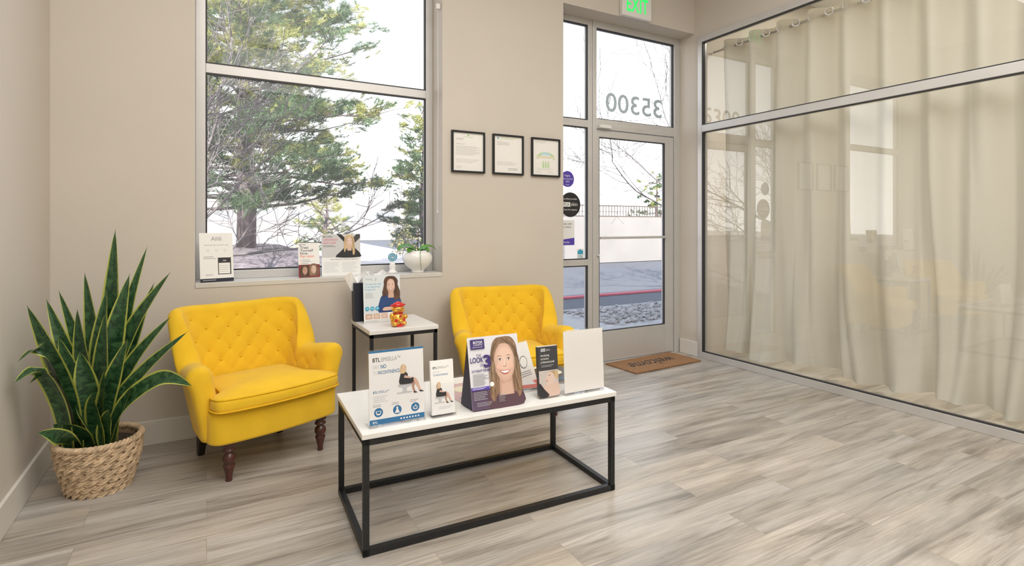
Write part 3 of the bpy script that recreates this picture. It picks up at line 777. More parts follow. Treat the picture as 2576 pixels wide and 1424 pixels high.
m.rect(.012, .078, Hh-.052, Hh-.010, PURP, 20); m.text('BOTOX', .026, Hh-.028, .015, WHITE, 21, fit=.044, bold=.02); m.text('COSMETIC', .026, Hh-.037, .009, WHITE, 21, fit=.044); m.text('onabotulinumtoxinA', .018, Hh-.045, .006, WHITE, 21, fit=.05)
m.text('THE', .036, Hh-.083, .015, PURP, 20, fit=.022); m.text('LOOK', .006, Hh-.108, .032, PURP, 20, fit=.062, bold=.015); m.text('OF', .050, Hh-.126, .017, PURP, 20, fit=.016); m.text('3', .067, Hh-.130, .070, PURP, 22, fit=.036, bold=.04)
m.text('IS IT RIGHT FOR ME?', .010, Hh-.148, .014, PURP, 20, fit=.086, bold=.02)
m.lines(.012, .085, Hh-.157, 8, .0062, .0022, GREYT, 20)
m.rect(0, .085, .082, .094, VIOL, 20); m.lines(.005, .075, .091, 2, .004, .0012, WHITE, 21); m.ell(.098, .100, .010, .010, WHITE, 21, 24)
m.lines(.008, .085, .074, 6, .006, .0014, LGREY, 20); m.lines(.125, .165, .055, 6, .006, .0012, LGREY, 20)
m.lines(.02, .10, .03, 3, .006, .0014, LGREY, 20)
m.build('printed_card', e, loc=(0, 0, 0), rot=(-math.radians(13), 0, 0), label='printed card with purple lettering and portrait')
m = MB(); x = -W/2+.004; q = math.radians(13)
m.loft([[(x, .006, .001), (x-.012, .115, .001), (x, .006+Hh*math.sin(q)*.97, Hh*.96)], [(-x, .006, .001), (-x+.012, .115, .001), (-x, .006+Hh*math.sin(q)*.97, Hh*.96)]], NAVYC, False)
m.build('easel_back', e, label='dark navy easel back')

W, Hh = .102, .222
e = thing('brochure_holder', 'narrow acrylic holder with charcoal skin-care brochures', 'brochure holder', loc=(1.372, 2.100, ZT), rz=math.radians(-3))
holder(e, W, Hh*.6, math.radians(5), .08, .032)
m = cardbase(W, Hh, DGREY, .022)
for i in range(5): m.box(0, W, .002+i*.004, .003+i*.004, Hh-.001, Hh+.0015, PAPER)
m.rect(.014, .038, Hh-.022, Hh-.008, LGREY, 1); m.text('PCA', .017, Hh-.020, .012, INK, 2, fit=.018); m.text('skin', .042, Hh-.020, .014, LGREY, 1)
for i, s_ in enumerate(('introducing', 'corrective', 'professional peels')): m.text(s_, .012, Hh-.044-i*.015, .0145, WHITE, 1, fit=(.045, .042, .072)[i])
m.lines(.014, .08, Hh-.084, 2, .006, .0015, LGREY)
m.rect(0, W, 0, .114, mat('soft_beige_print', (.66, .60, .56), .5), 1)
m.poly([(.02, .0), (.022, .04), (.036, .055), (.055, .056), (.085, .058), (.102, .048), (.102, .0)], blend((.72, .47, .36), (.84, .68, .58), .5), 2, 4)
m.poly([(.040, .048), (.036, .064), (.030, .072), (.036, .078), (.040, .092), (.052, .104), (.068, .106), (.082, .096), (.086, .078), (.074, .056)], blend((.72, .47, .36), (.84, .68, .58), .8), 3, 4)
m.poly([(.068, .110), (.050, .107), (.064, .104), (.078, .094), (.083, .080), (.098, .070), (.102, .09), (.094, .108)], HAIRY, 4, 3)
m.poly([(.046, .090), (.054, .094), (.060, .091), (.053, .091)], HAIRB, 4, 2); m.ell(.040, .067, .005, .0025, LIPS, 4, 12, .8); m.poly([(.0, .06), (.026, .03), (.05, .0), (0, 0)], INK, 4, 3)
m.build('brochure_stack', e, loc=(0, .002, .010), rot=(-math.radians(5), 0, 0), label='stack of charcoal brochures with resting face')

W, Hh = .226, .285
e = thing('sign_holder', 'clear acrylic holder with blank white sheet', 'sign holder', loc=(1.560, 2.085, ZT), rz=math.radians(-1))
holder(e, W, Hh, math.radians(3)); m = cardbase(W, Hh, PAPER); m.build('blank_sheet', e, loc=(0, .001, .010), rot=(-math.radians(3), 0, 0))

def magazine(x, y, z, rz, w, d, cover, lab, deco=0, th=.005):
    e = thing('magazine', lab, 'magazine', loc=(x, y, z), rz=rz, group='magazines on the coffee table')
    m = MB(); m.box(-w/2, w/2, -d/2, d/2, 0, th-.001, PAPER); m.build('pages', e)
    m = MB(); m.box(-w/2-.001, w/2+.001, -d/2-.001, d/2+.001, th-.001, th, cover)
    m.T = Matrix.Translation((0, 0, th)) @ Matrix.Rotation(-math.pi/2, 4, 'X')
    if deco == 1: m.ell(0, .04, .05, .05, CREAM); m.rect(-w/2+.02, w/2-.02, -.09, -.07, BLUE)
    if deco == 2: m.rect(-.08, .08, .07, .10, RED); m.rect(-.06, .06, -.08, .05, LGREY)
    m.build('cover', e)
magazine(1.08, 2.36, ZT, .1, .21, .27, mat('pink_cover', (.60, .42, .44), .3), 'magazine with pink cover lying on the table', 1)
magazine(1.34, 2.36, ZT, -.05, .21, .27, mat('white_cover', (.75, .75, .76), .3), 'white magazine with red masthead on the table', 2)
magazine(1.34, 2.37, ZT+.0055, .12, .21, .27, mat('blue_cover', (.10, .22, .40), .3), 'blue magazine on the magazine pile', 1)
magazine(1.36, 2.36, ZT+.011, -.15, .20, .26, mat('red_cover', (.5, .08, .06), .3), 'red magazine on top of the pile', 2)
magazine(1.585, 2.40, ZT, .05, .20, .27, mat('charcoal_cover', (.06, .06, .07), .3), 'charcoal magazine at the table end', 0)
magazine(1.60, 2.39, ZT+.0055, -.1, .20, .27, mat('black_cover', (.02, .02, .02), .25), 'black magazine on the magazine pile', 1)
e = thing('booklet', 'white folded booklet standing open on the magazines', 'booklet', loc=(1.385, 2.31, ZT+.017), rz=.4)
m = MB(); m.add([(-.07, 0, 0), (.07, 0, 0), (.05, .05, .19), (-.08, .05, .19), (-.07, .10, 0), (.07, .10, 0)], [(0, 1, 2, 3), (3, 2, 5, 4)], PAPER); m.build('cover', e)
m = MB(); m.T = Matrix.Translation((-.03, .0, .0)) @ Matrix.Rotation(-math.radians(14.7), 4, 'X'); m.ell(0.02, .10, .03, .03, INK, 4, 30); m.ell(0.02, .10, .027, .027, PAPER, 5, 30); m.lines(-.02, .07, .055, 3, .01, .003, GREYT, 4); m.build('printed_emblem', e)

# ------------------------------------------------------------------ side table things
ZS = .6405
e = thing('gift_bag', 'black paper gift bag stuffed with white tissue', 'gift bag', loc=(.930, 3.585, ZS))
m = MB(); m.loft([[(-.10, -.035, 0), (.10, -.035, 0), (.10, .035, 0), (-.10, .035, 0)], [(-.105, -.04, .25), (.105, -.04, .25), (.105, .04, .25), (-.105, .04, .25)]], DBLUE, False, cap=False)
m.add([(-.10, -.035, .001), (.10, -.035, .001), (.10, .035, .001), (-.10, .035, .001)], [(0, 1, 2, 3)], DBLUE); m.build('bag', e, label='dark paper bag')
m = MB()
for k in range(11):
    x = -.09+.018*k; hgt = random.uniform(.29, .33); dx = random.uniform(-.04, .04)
    m.add([(x-.03, -.02, .2), (x, .0, .19), (x+.03, -.02, .2), (x+.03, .02, .2), (x+dx, random.uniform(-.04, .01), hgt), (x+dx+.03, .02, hgt-.02), (x+dx-.04, .01, hgt-.03)], [(0, 1, 4), (1, 2, 4), (2, 3, 5, 4), (3, 0, 6, 5), (0, 4, 6)], TISS)
m.build('tissue_paper', e, label='crumpled white tissue paper')

W, Hh = .24, .30
e = thing('easel_card', 'pale blue skin treatment card with curly-haired woman', 'display card', loc=(.99, 3.475, ZS), rz=math.radians(-1))
m = cardbase(W, Hh, mat('pale_blue_print', (.70, .76, .79), .4), .0015)
m.text('Young', .014, Hh-.030, .017, GREYT, 1, shear=.1); m.tube([(.075, -.001, Hh-.04), (.085, -.001, Hh-.012), (.078, -.001, Hh-.03), (.092, -.001, Hh-.03)], .0006, GREYT, 4)
for i, s_ in enumerate(('Turn back the clock', 'on the appearance', 'of aging skin')): m.text(s_, .010, Hh-.062-i*.017, .0165, TEAL, 1, fit=(.108, .100, .070)[i])
m.lines(.012, .08, Hh-.112, 5, .0075, .002, GREYT)
m.poly([(.10, .055), (.105, .14), (.13, .175), (.17, .19), (.215, .18), (.238, .15), (.24, .055)], mat('royal_blue_print', (.02, .06, .20), .5), 1, 4)
portrait(m, .178, .228, .060, 2, SKIN, SKIN2, HAIRB, [(0, 1.05), (.5, .95), (.8, .5), (.75, 0), (1.0, -.6), (.95, -1.4), (.5, -1.5), (-.4, -1.0), (-.8, -1.2), (-.95, -.7), (-.75, -.1), (-.75, .5), (-.5, .95)],
  [[(0, 1.0), (-.2, .72), (-.40, .4), (-.47, -.2), (-.70, -.9), (-.9, -.6), (-.72, .2), (-.5, .9)], [(0, 1.0), (.2, .75), (.42, .4), (.47, -.2), (.70, -.9), (.9, -.5), (.72, .2), (.45, .9)]], strands=24, ht=((.05, .025, .015), (.22, .12, .07)))
m.poly([(.125, .07), (.205, .075), (.21, .088), (.135, .092)], SKIN, 20, 3)
m.rect(0, W, 0, .058, WHITE, 21); m.rect(0, W, 0, .016, mat('mist_print', (.70, .72, .72), .4), 22)
for i in range(3): m.ell(.022+i*.032, .088, .013, .013, TEAL, 21, 24); m.rect(.016+i*.032, .028+i*.032, .086, .09, WHITE, 22)
for i in range(3): m.rect(.008+i*.050, .054+i*.050, .020, .056, blend((.46, .30, .24), (.74, .56, .47), .4+.2*(i % 3)), 23); m.ell(.031+i*.050, .037, .014, .007, blend((.46, .30, .24), (.78, .62, .54), .8), 24, 14)
m.lines(.01, .09, .012, 2, .005, .0015, GREYT, 23)
m.build('printed_card', e, rot=(-math.radians(6), 0, 0), label='printed card with portrait and before-after pictures')
strut(e, .04, .22, .04, math.radians(6))

e = thing('figurine', 'gold and red ceramic lucky figurine on the side table', 'figurine', loc=(1.03, 3.285, ZS), rz=.15)
m = MB(); m.lathe([(.036, 0), (.042, .006), (.046, .02), (.045, .04), (.038, .062), (.030, .076), (.024, .084)], GOLD, 28, sy=.85)
m.ball((-.030, -.018, .018), (.018, .022, .016), GOLD); m.ball((.030, -.018, .018), (.018, .022, .016), GOLD)
m.ball((-.043, -.006, .062), (.014, .015, .024), GOLD); m.ball((.040, -.018, .056), (.016, .016, .016), GOLD); m.build('body', e, label='gold glazed body')
m = MB(); m.ball((0, -.004, .103), (.036, .031, .028), GOLD, 24, 12); m.ball((-.024, -.018, .096), (.012, .012, .010), GOLD); m.ball((.024, -.018, .096), (.012, .012, .010), GOLD)
for k in (-1, 1): m.ball((k*.034, 0, .106), (.008, .006, .012), GOLD)
m.build('head', e, label='gold smiling head')
m = MB()
for k in (-1, 1):
    m.tube([(k*.013-.007, -.034, .108), (k*.013, -.0355, .112), (k*.013+.007, -.034, .108)], .0014, INK, 5)
m.tube([(-.012, -.034, .093), (0, -.037, .088), (.012, -.034, .093)], .0018, RED, 5); m.ball((0, -.0365, .101), (.004, .003, .003), RED, 8, 5); m.build('face', e, label='painted eyes and mouth')
m = MB(); m.lathe([(.030, .120), (.034, .124), (.033, .134), (.026, .142), (.012, .148), (.003, .152)], RED, 24, sy=.88)
m.tube([(math.cos(a)*.034, math.sin(a)*.030, .124) for a in [i*math.pi/12 for i in range(24)]], .004, RED, 6, closed=True)
m.ball((-.038, 0, .128), (.013, .005, .007), RED); m.ball((.038, 0, .128), (.013, .005, .007), RED); m.build('hat', e, label='red hat')
m = MB(); m.tube([(math.cos(a)*.031, math.sin(a)*.027, .079) for a in [i*math.pi/12 for i in range(24)]], .004, RED, 6, closed=True)
m.poly([(-.03, .01), (0, .0), (.03, .01), (.032, .05), (0, .035), (-.032, .05)], RED, 1, 3)
for i in range(len(m.v)-18, len(m.v)): m.v[i] = (m.v[i][0], -.0395+abs(m.v[i][0])*.25, m.v[i][2])
m.ball((0, -.040, .066), (.008, .006, .008), RED, 10, 6); m.build('red_robe_front', e, label='red apron and collar')
m = MB(); m.ball((0, -.044, .034), (.014, .007, .011), GOLD, 14, 8); m.build('ingot', e, label='gold ingot')

# ------------------------------------------------------------------ sill things
ZW = .9155
W, Hh = .185, .30
e = thing('display_card', 'white rewards card with phone picture on the sill', 'display card', loc=(.058, 3.785, ZW), rz=math.radians(12))
m = cardbase(W, Hh, WHITE, .0015)
m.text('Allē', W/2, Hh-.048, .036, GREYT, 1, 'C'); m.text('Rewards that work for you', W/2, Hh-.078, .012, GREYT, 1, 'C')
for i in range(3): m.ell(.045+i*.048, Hh-.108, .008, .008, LGREY, 1, 16); m.ell(.045+i*.048, Hh-.108, .006, .006, WHITE, 2, 16)
m.lines(.02, .09, .155, 2, .01, .003, GREYT)
m.poly(catmull([(.103, .045), (.166, .045), (.170, .05), (.170, .142), (.166, .147), (.103, .147), (.099, .142), (.099, .05)], 3), INK, 1); m.rect(.103, .166, .049, .115, WHITE, 2); m.text('Allē', .135, .125, .012, WHITE, 2, 'C'); m.lines(.108, .16, .10, 4, .012, .003, LGREY, 3)
m.lines(.03, .07, .048, 2, .007, .002, GREYT); m.rect(0, W, 0, .022, DBLUE, 1); m.lines(.015, .09, .014, 1, .007, .003, LGREY, 2)
m.build('printed_card', e, rot=(-math.radians(7), 0, 0), label='white printed card')
strut(e, .03, .2, .05, math.radians(7))

W, Hh = .135, .228
e = thing('display_card', 'white payment plan card with two laughing women', 'display card', loc=(.596, 3.82, ZW), rz=math.radians(4))
m = cardbase(W, Hh, WHITE, .0015)
m.ell(.012, Hh-.012, .004, .004, INK); m.lines(.02, .05, Hh-.01, 1, .01, .003, INK)
for i, (s_, c) in enumerate((('Treat', INK), ('Yourself', INK), ('Now.', INK), ('Pay Later.', CORAL))): m.text(s_, .012, Hh-.038-i*.019, .024, c, 1, bold=.01)
for i in range(3): m.ell(.016, Hh-.113-i*.011, .003, .003, CORAL, 1, 12); m.lines(.024, .08, Hh-.111-i*.011, 1, .01, .003, GREYT)
m.rect(0, W, 0, .085, MAROON, 1)
hp = [(0, 1.05), (.5, .9), (.8, .3), (.85, -.6), (.6, -1.1), (-.6, -1.1), (-.85, -.6), (-.8, .3), (-.5, .9)]
sd = [[(0, 1.0), (-.3, .7), (-.46, .2), (-.5, -.8), (-.8, -.5), (-.7, .4), (-.4, .9)], [(0, 1.0), (.3, .7), (.46, .2), (.5, -.8), (.8, -.5), (.7, .4), (.4, .9)]]
portrait(m, .040, .045, .036, 2, SKIN2, SKIN2, HAIRB, hp, sd, neck=False, tones=((.56, .32, .22), (.30, .15, .10))); portrait(m, .096, .052, .037, 3, SKIN, SKIN2, HAIRL, hp, sd, neck=False)
m.build('printed_card', e, rot=(-math.radians(6), 0, 0), label='printed card with two portraits')
strut(e, .02, .15, .04, math.radians(6))

W, Hh = .26, .285
e = thing('display_card', 'grey and white card with blonde woman in black', 'display card', loc=(.812, 3.855, ZW), rz=math.radians(-1))
m = cardbase(W, Hh, WHITE, .0015)
m.rect(0, W, .125, Hh, mat('silver_print', (.62, .62, .63), .4), 1)
m.poly([(.10, Hh), (.13, Hh), (W, .15), (W, .125), (.245, .125)], INK, 2); m.poly([(W, Hh), (.235, Hh), (.09, .125), (.12, .125), (W, .26)], DGREY, 2)
m.text('BELOTERO', .010, Hh-.022, .013, INK, 3, bold=.01); m.text("CHRISTINA'S", .010, Hh-.046, .021, PINK, 3, fit=.095); m.text('NEW LOOK', .010, Hh-.068, .021, PINK, 3, fit=.086)
m.lines(.010, .10, Hh-.078, 2, .007, .002, INK, 3)
m.poly([(.10, .125), (.12, .16), (.155, .185), (.21, .185), (.245, .16), (.258, .125)], INK, 4, 3)
portrait(m, .185, .230, .046, 5, SKINL, SKIN, HAIRY, [(0, 1.1), (.5, .95), (.75, .3), (.8, -.6), (.8, -1.7), (.5, -1.9), (.4, -1.0), (-.4, -1.0), (-.75, -1.5), (-.75, .3), (-.5, .95)], sd, smile=False, strands=20, tones=((.82, .62, .51), (.56, .36, .27)), ht=((.5, .34, .17), (.80, .64, .42)))
m.text('Now is the time for a smoother, younger look', .06, .108, .012, INK, 2, fit=.18)
m.lines(.015, .12, .09, 9, .008, .002, LGREY, 2); m.lines(.135, .24, .09, 9, .008, .002, LGREY, 2)
m.build('printed_card', e, rot=(-math.radians(5), 0, 0), label='printed card with blonde portrait')
strut(e, .03, .2, .035, math.radians(5))

e = thing('potted_orchid', 'green-leaved orchid in round white ceramic pot', 'potted plant', loc=(1.352, 3.835, ZW))
m = MB(); m.lathe([(.045, 0), (.048, .006), (.045, .016), (.062, .03), (.092, .055), (.108, .085), (.110, .11), (.100, .135), (.082, .152), (.084, .158), (.078, .160), (.074, .150), (.03, .14)], CERAM, 40, sy=.72)
m.build('pot', e, label='round white ceramic pot')
m = MB(); m.lathe([(.001, .140), (.04, .143), (.075, .140)], MOSS, 24, sy=.72, cap=False); m.build('bark_mix', e, label='orchid bark')
def leaf(m, pts, W, mt, face, vee=.25, wf=None, n=18, cs=6):
    P = [Vector(p) for p in catmull(pts, max(3, n//(len(pts)-1)), closed=False)]
    N = len(P); vs = []; uvs = []
    for i, p in enumerate(P):
        t = i/(N-1); tg = (P[min(i+1, N-1)]-P[max(i-1, 0)]).normalized()
        sd_ = tg.cross(Vector(face)).normalized(); nn = sd_.cross(tg)
        w = W*(wf(t) if wf else math.sin(math.pi*min(1, t*.9+.1))**.7)
        for j in range(cs+1):
            u = j/cs; a = (u-.5)*2
            vs.append(tuple(p+sd_*a*w/2+nn*(abs(a)**1.5)*w*vee)); uvs.append((u, t*1.0))
    fs = [(i*(cs+1)+j, i*(cs+1)+j+1, (i+1)*(cs+1)+j+1, (i+1)*(cs+1)+j) for i in range(N-1) for j in range(cs)]
    m.add(vs, fs, mt, True, uvs)
m = MB()
for a, ln, rise in ((3.0, .15, .05), (.1, .145, .045), (3.8, .11, .025), (5.4, .11, .03)):
    c, s_ = math.cos(a), math.sin(a)*.5
    leaf(m, [(0, 0, .14), (c*ln*.4, s_*ln*.4, .14+rise), (c*ln*.8, s_*ln*.8, .14+rise*.95), (c*ln, s_*ln, .14+rise*.4)], .058, ORCH, (0, -.3, 1), .12)
m.build('leaves', e, label='broad green orchid leaves')
m = MB()
for dx, h in ((.02, .30), (-.01, .26)): m.tube([(0, 0, .14), (dx*.4, .005, .14+h*.5), (dx, .0, .14+h)], [.0022, .0018, .001], STEM, 6)
m.tube([(.0, -.05, .15), (-.01, -.085, .16), (-.015, -.10, .10), (-.01, -.10, .02)], .0018, ORCH, 6)
m.build('stems', e, label='thin bare flower stems')

e = thing('ornament', 'small white ornament with turquoise spiral on the sill', 'ornament', loc=(1.17, 3.86, ZW))
m = MB(); m.lathe([(.036, 0), (.036, .01), (.026, .014), (.020, .03), (.024, .05), (.018, .07), (.012, .085)], CERAM, 24, sy=.7); m.build('base', e, label='white stepped base')
m = MB(); m.tube([((.006+.028*t)*math.cos(t*13), 0, .118+(.006+.028*t)*math.sin(t*13)) for t in [i/50 for i in range(51)]], .0035, TEAL, 8); m.ball((0, .006, .118), (.033, .004, .033), PLAST, 24, 8); m.build('spiral', e, label='turquoise spiral disc')

# ------------------------------------------------------------------ snake plant
e = thing('potted_snake_plant', 'tall snake plant in a woven seagrass basket', 'potted plant', loc=(-.450, 3.268, 0))
BH = .225
def br(z): return .115+.050*math.sin(min(1, z/BH)*1.45)
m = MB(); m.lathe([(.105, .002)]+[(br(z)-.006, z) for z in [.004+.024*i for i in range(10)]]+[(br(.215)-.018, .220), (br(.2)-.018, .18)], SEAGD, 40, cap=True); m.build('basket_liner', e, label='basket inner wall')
m = MB(); rows = 7; nz = 10
for r_ in range(rows):
    z = .017+r_*.0325
    for ph in (0, math.pi):
        for off in (-.0056, .0056):
            pts = []; rr = []
            for i in range(nz*10):
                a = 2*math.pi*i/(nz*10); w = nz*a+ph+(r_ % 2)*math.pi*.5
                R_ = br(z)+.002+.008*math.cos(w)
                pts.append((R_*math.cos(a), R_*math.sin(a), z+.012*math.sin(w)+off+random.uniform(-.001, .001))); rr.append(.0066+random.uniform(-.001, .001))
            m.tube(pts, rr, SEAG, 6, closed=True)
for ph in (0, 2.1, 4.2):
    pts = []
    for i in range(200):
        a = 2*math.pi*i/200; w = 18*a+ph; R_ = br(BH)+.002+.009*math.cos(w); pts.append((R_*math.cos(a), R_*math.sin(a), BH+.012+.008*math.sin(w)))
    m.tube(pts, .0082, SEAG, 6, closed=True)
m.build('basket', e, label='woven seagrass basket')
m = MB(); m.lathe([(.001, .210), (.1, .212), (.145, .207)], SOIL, 32, cap=False); m.build('soil', e)
Rv = Vector((.8729, -.4879, 0)); Fv = Vector((.4879, .8729, 0))
m = MB()
wf = lambda t: (.40+.60*math.sin(math.pi*min(1, t*1.02+.03))**.75)*(1-t**5)*(1 if t < .93 else max(.03, (1-t)/.07))
L_ = [(.04, 1.245, .05, .03, .105, .01), (.165, 1.16, .10, .05, .060, .05), (-.135, 1.03, .08, -.06, .085, -.03), (.345, 1.04, .0, .08, .105, .05),
      (.02, .95, .02, -.02, .095, .0), (.385, .835, -.06, .12, .09, .06), (.50, .775, -.12, .18, .075, .07), (-.120, .915, -.26, -.06, .095, -.05),
      (-.215, .915, -.05, -.11, .085, -.04), (-.24, .945, .05, -.10, .07, -.04), (-.055, .695, -.38, -.03, .085, -.06), (-.050, .615, -.40, -.03, .09, -.06),
      (-.070, .585, -.31, -.03, .07, -.05), (.565, .545, -.20, .30, .095, .07), (-.065, .365, -.27, -.03, .085, -.03), (.09, .50, -.16, .05, .10, .03),
      (-.03, .37, -.18, -.02, .105, -.01), (-.09, .36, -.16, -.06, .09, -.03), (.16, 1.03, -.02, .06, .105, .03), (.20, .98, .10, .09, .065, .04),
      (-.06, .87, -.06, -.05, .105, -.02), (.09, .86, -.08, .04, .105, .02), (.22, .74, -.12, .10, .09, .04), (-.15, .74, -.06, -.08, .095, -.03),
      (.0, .68, -.12, .0, .105, .0), (.13, .60, -.14, .08, .10, .03), (-.10, .56, -.13, -.06, .10, -.02), (.10, .95, .02, .05, .09, .03), (.02, .44, -.17, .01, .09, .01), (.15, .42, -.14, .10, .08, .05),
      (.24, .52, -.12, .16, .08, .06)]
rs = random.Random(11)
for i, (tx, tz, td, bx, w, b0) in enumerate(L_):
    b = Rv*b0+Fv*(td*.25)+Vector((0, 0, .200)); tip = Rv*tx+Fv*td+Vector((0, 0, tz))
    high = tz > .72; arch = (abs(td) > .28 or tx > .5)
    mid1 = Rv*(b0+(bx-b0)*.45)+Fv*(td*.45)+Vector((0, 0, .205+(tz-.205)*(.36 if high else (.62 if arch else .40))))
    mid2 = Rv*(bx+(tx-bx)*.35)+Fv*(td*.75)+Vector((0, 0, .205+(tz-.205)*(.70 if high else (1.06 if arch else .76))))
    fc = (-Fv+Rv*rs.uniform(-.45, .45)+Vector((0, 0, .2 if high else .55))).normalized()
    leaf(m, [tuple(b), tuple(mid1), tuple(mid2), tuple(tip)], w, LEAF, tuple(fc), rs.uniform(.06, .15), wf, 24)
m.build('leaves', e, label='sword-shaped dark green leaves with yellow edges')

# ------------------------------------------------------------------ doormat
e = thing('doormat', 'brown coir doormat with black script lettering', 'doormat', loc=(3.575, 3.735, .001), rz=math.radians(3))
m = MB(); m.box(-.415, .415, -.19, .19, 0, .014, COIR); m.build('mat', e, bevel=.004)
m = MB(); m.T = Matrix.Translation((0, 0, .0155)) @ Matrix.Rotation(math.pi, 4, 'Z') @ Matrix.Rotation(-math.pi/2, 4, 'X')
m.text('welcome', 0, -.06, .24, INK, 0, 'C', fit=.55, shear=.45); m.build('lettering', e, label='black script welcome')

# ------------------------------------------------------------------ outdoors
mb = MB(); mb.add([(-60, 4.06, -.02), (80, 4.06, -.02), (80, 120, -.02), (-60, 120, -.02)], [(0, 1, 2, 3)], ASPH)
mb.build('ground', label='asphalt parking lot outside', category='ground', kind='structure')
mb = MB(); mb.add([(-60, 17, 0), (7.5, 15.2, 0), (9, 60, .5), (-60, 60, .5)], [(0, 1, 2, 3)], LOT); mb.build('lot', label='sunlit pale concrete lot beyond the planting bed', category='pavement', kind='structure')
mb = MB(); mb.box(2.4, 9, 4.06, 5.3, -.015, .0, CONC); mb.box(3.3, 4.35, 5.3, 7.8, -.015, .0, CONC); mb.box(4.35, 14, 5.3, 6.75, -.015, -.004, PEBB); mb.build('sidewalk', label='concrete walkway outside the door', category='sidewalk', kind='structure')
mb = MB(); mb.box(3.0, 16, 7.8, 7.92, -.015, .015, REDP); mb.build('curb', label='red painted curb along the parking lot', category='curb', kind='structure')
vs = []; nx, ny = 60, 40
for i in range(nx+1):
    for j in range(ny+1):
        x = -14+17.1*i/nx; y = 4.3+12.5*j/ny
        h = .88*smoothstep(4.6, 9.0, y)*(1-.45*smoothstep(12.5, 16.5, y))*(1-smoothstep(1.2, 3.1, x)*.85)
        vs.append((x, y, -.018+h+random.uniform(-.02, .02)))
mb = MB(); mb.add(vs, [(i*(ny+1)+j, (i+1)*(ny+1)+j, (i+1)*(ny+1)+j+1, i*(ny+1)+j+1) for i in range(nx) for j in range(ny)], MULCH, True)
mb.build('planting_bed', label='bark mulch planting bed outside the window', category='planting bed', kind='structure')
mb = MB(); random.seed(3)
for k in range(1700):
    x = random.uniform(4.5, 8.4); y = random.uniform(5.45, 6.6); r = random.uniform(.018, .042)
    mb.ball((x, y, r*.3), (r, r*random.uniform(.6, 1), r*.6), PEBB, 6, 4)
mb.build('gravel_bed', label='grey river pebbles beside the walkway', category='gravel', kind='stuff')

def pine(name, label, loc, height, rmax, zmin, trunk_r, nb, seed, dens=1., sun=.35, nn=26, wn=.0062):
    rnd = random.Random(seed); e = thing(name, label, 'tree', loc=loc); G = rnd.gauss; U = rnd.uniform
    t = MB(); t.tube([(0, 0, -.2), (.03, 0, height*.15), (-.04, .02, height*.4), (.02, .03, height*.7), (0, 0, height*.98)], [trunk_r*1.15, trunk_r, trunk_r*.75, trunk_r*.4, .02], BARK, 12); t.build('trunk', e, label='rough brown pine trunk')
    bm_ = MB(); nv = []; nf = []; nv2 = []; nf2 = []
    for i in range(nb):
        q = i/nb; z = zmin+(height-zmin)*q**.95; a = i*2.399+U(-.4, .4)
        ln = rmax*(1-q*.80)*U(.55, 1.1); up = U(-.05, .35)
        P = [Vector((math.cos(a)*ln*s_, math.sin(a)*ln*s_, z+up*ln*s_*(.4+.6*s_)+U(-.08, .08))) for s_ in (0, .3, .6, 1)]
        bm_.tube([tuple(p) for p in P], [.035*(1-q*.6), .024*(1-q*.6), .014, .005], BARK, 5)
        for k in range(int(ln*5.5*dens)):
            s_ = U(.12, 1)**.8; j = min(2, int(s_*3)); f_ = s_*3-j; p = P[j].lerp(P[j+1], min(1, f_))
            side = Vector((math.cos(a+U(-1.3, 1.3)), math.sin(a+U(-1.3, 1.3)), U(-.1, .45)))
            tl = U(.2, .55)*(.6+ln*.25); c = p+side*tl
            bm_.tube([tuple(p), tuple(p+side*tl*.5+Vector((0, 0, .02))), tuple(c)], [.006, .005, .003], BARK, 3)
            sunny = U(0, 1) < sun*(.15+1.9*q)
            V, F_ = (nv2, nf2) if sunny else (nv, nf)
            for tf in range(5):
                cc = p+side*tl*U(.35, 1.1)+Vector((G(0, .07), G(0, .07), G(0, .05))); ax = (side+Vector((G(0, .4), G(0, .4), G(.2, .3)))).normalized()
                for n_ in range(nn):
                    d = (ax*.7+Vector((G(0, 1), G(0, 1), G(0, .8)))*.55).normalized()*U(.07, .15)
                    b0 = cc+ax*U(-.10, .05); sdv = d.cross(Vector((U(0, 1), U(0, 1), U(0, 1)))).normalized()*wn
                    o = len(V); V += [tuple(b0-sdv), tuple(b0+sdv), tuple(b0+d)]; F_.append((o, o+1, o+2))
    bm_.build('branches', e, label='thin pine branches')
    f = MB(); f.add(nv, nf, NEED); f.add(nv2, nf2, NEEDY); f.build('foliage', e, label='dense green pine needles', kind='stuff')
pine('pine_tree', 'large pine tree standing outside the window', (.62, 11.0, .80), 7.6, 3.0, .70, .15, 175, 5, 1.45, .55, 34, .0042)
pine('pine_tree', 'smaller pine tree farther beyond the window', (5.3, 14.6, .2), 4.4, 1.6, .3, .1, 46, 8, 1.8, .2)
pine('pine_tree', 'small pine tree beyond the white wall', (18.0, 18.6, 0), 3.6, 1.6, .8, .1, 26, 12, 1.3, .2)
pine('pine_tree', 'pine tree far beyond the planting bed', (-2.2, 17.0, .4), 5.5, 2.0, .3, .14, 60, 17, 1.3, .3, 20)
pine('pine_tree', 'low young pine beyond the planting bed', (3.6, 19.5, .1), 2.4, 1.2, .2, .08, 24, 23, 1.5, .6, 20)

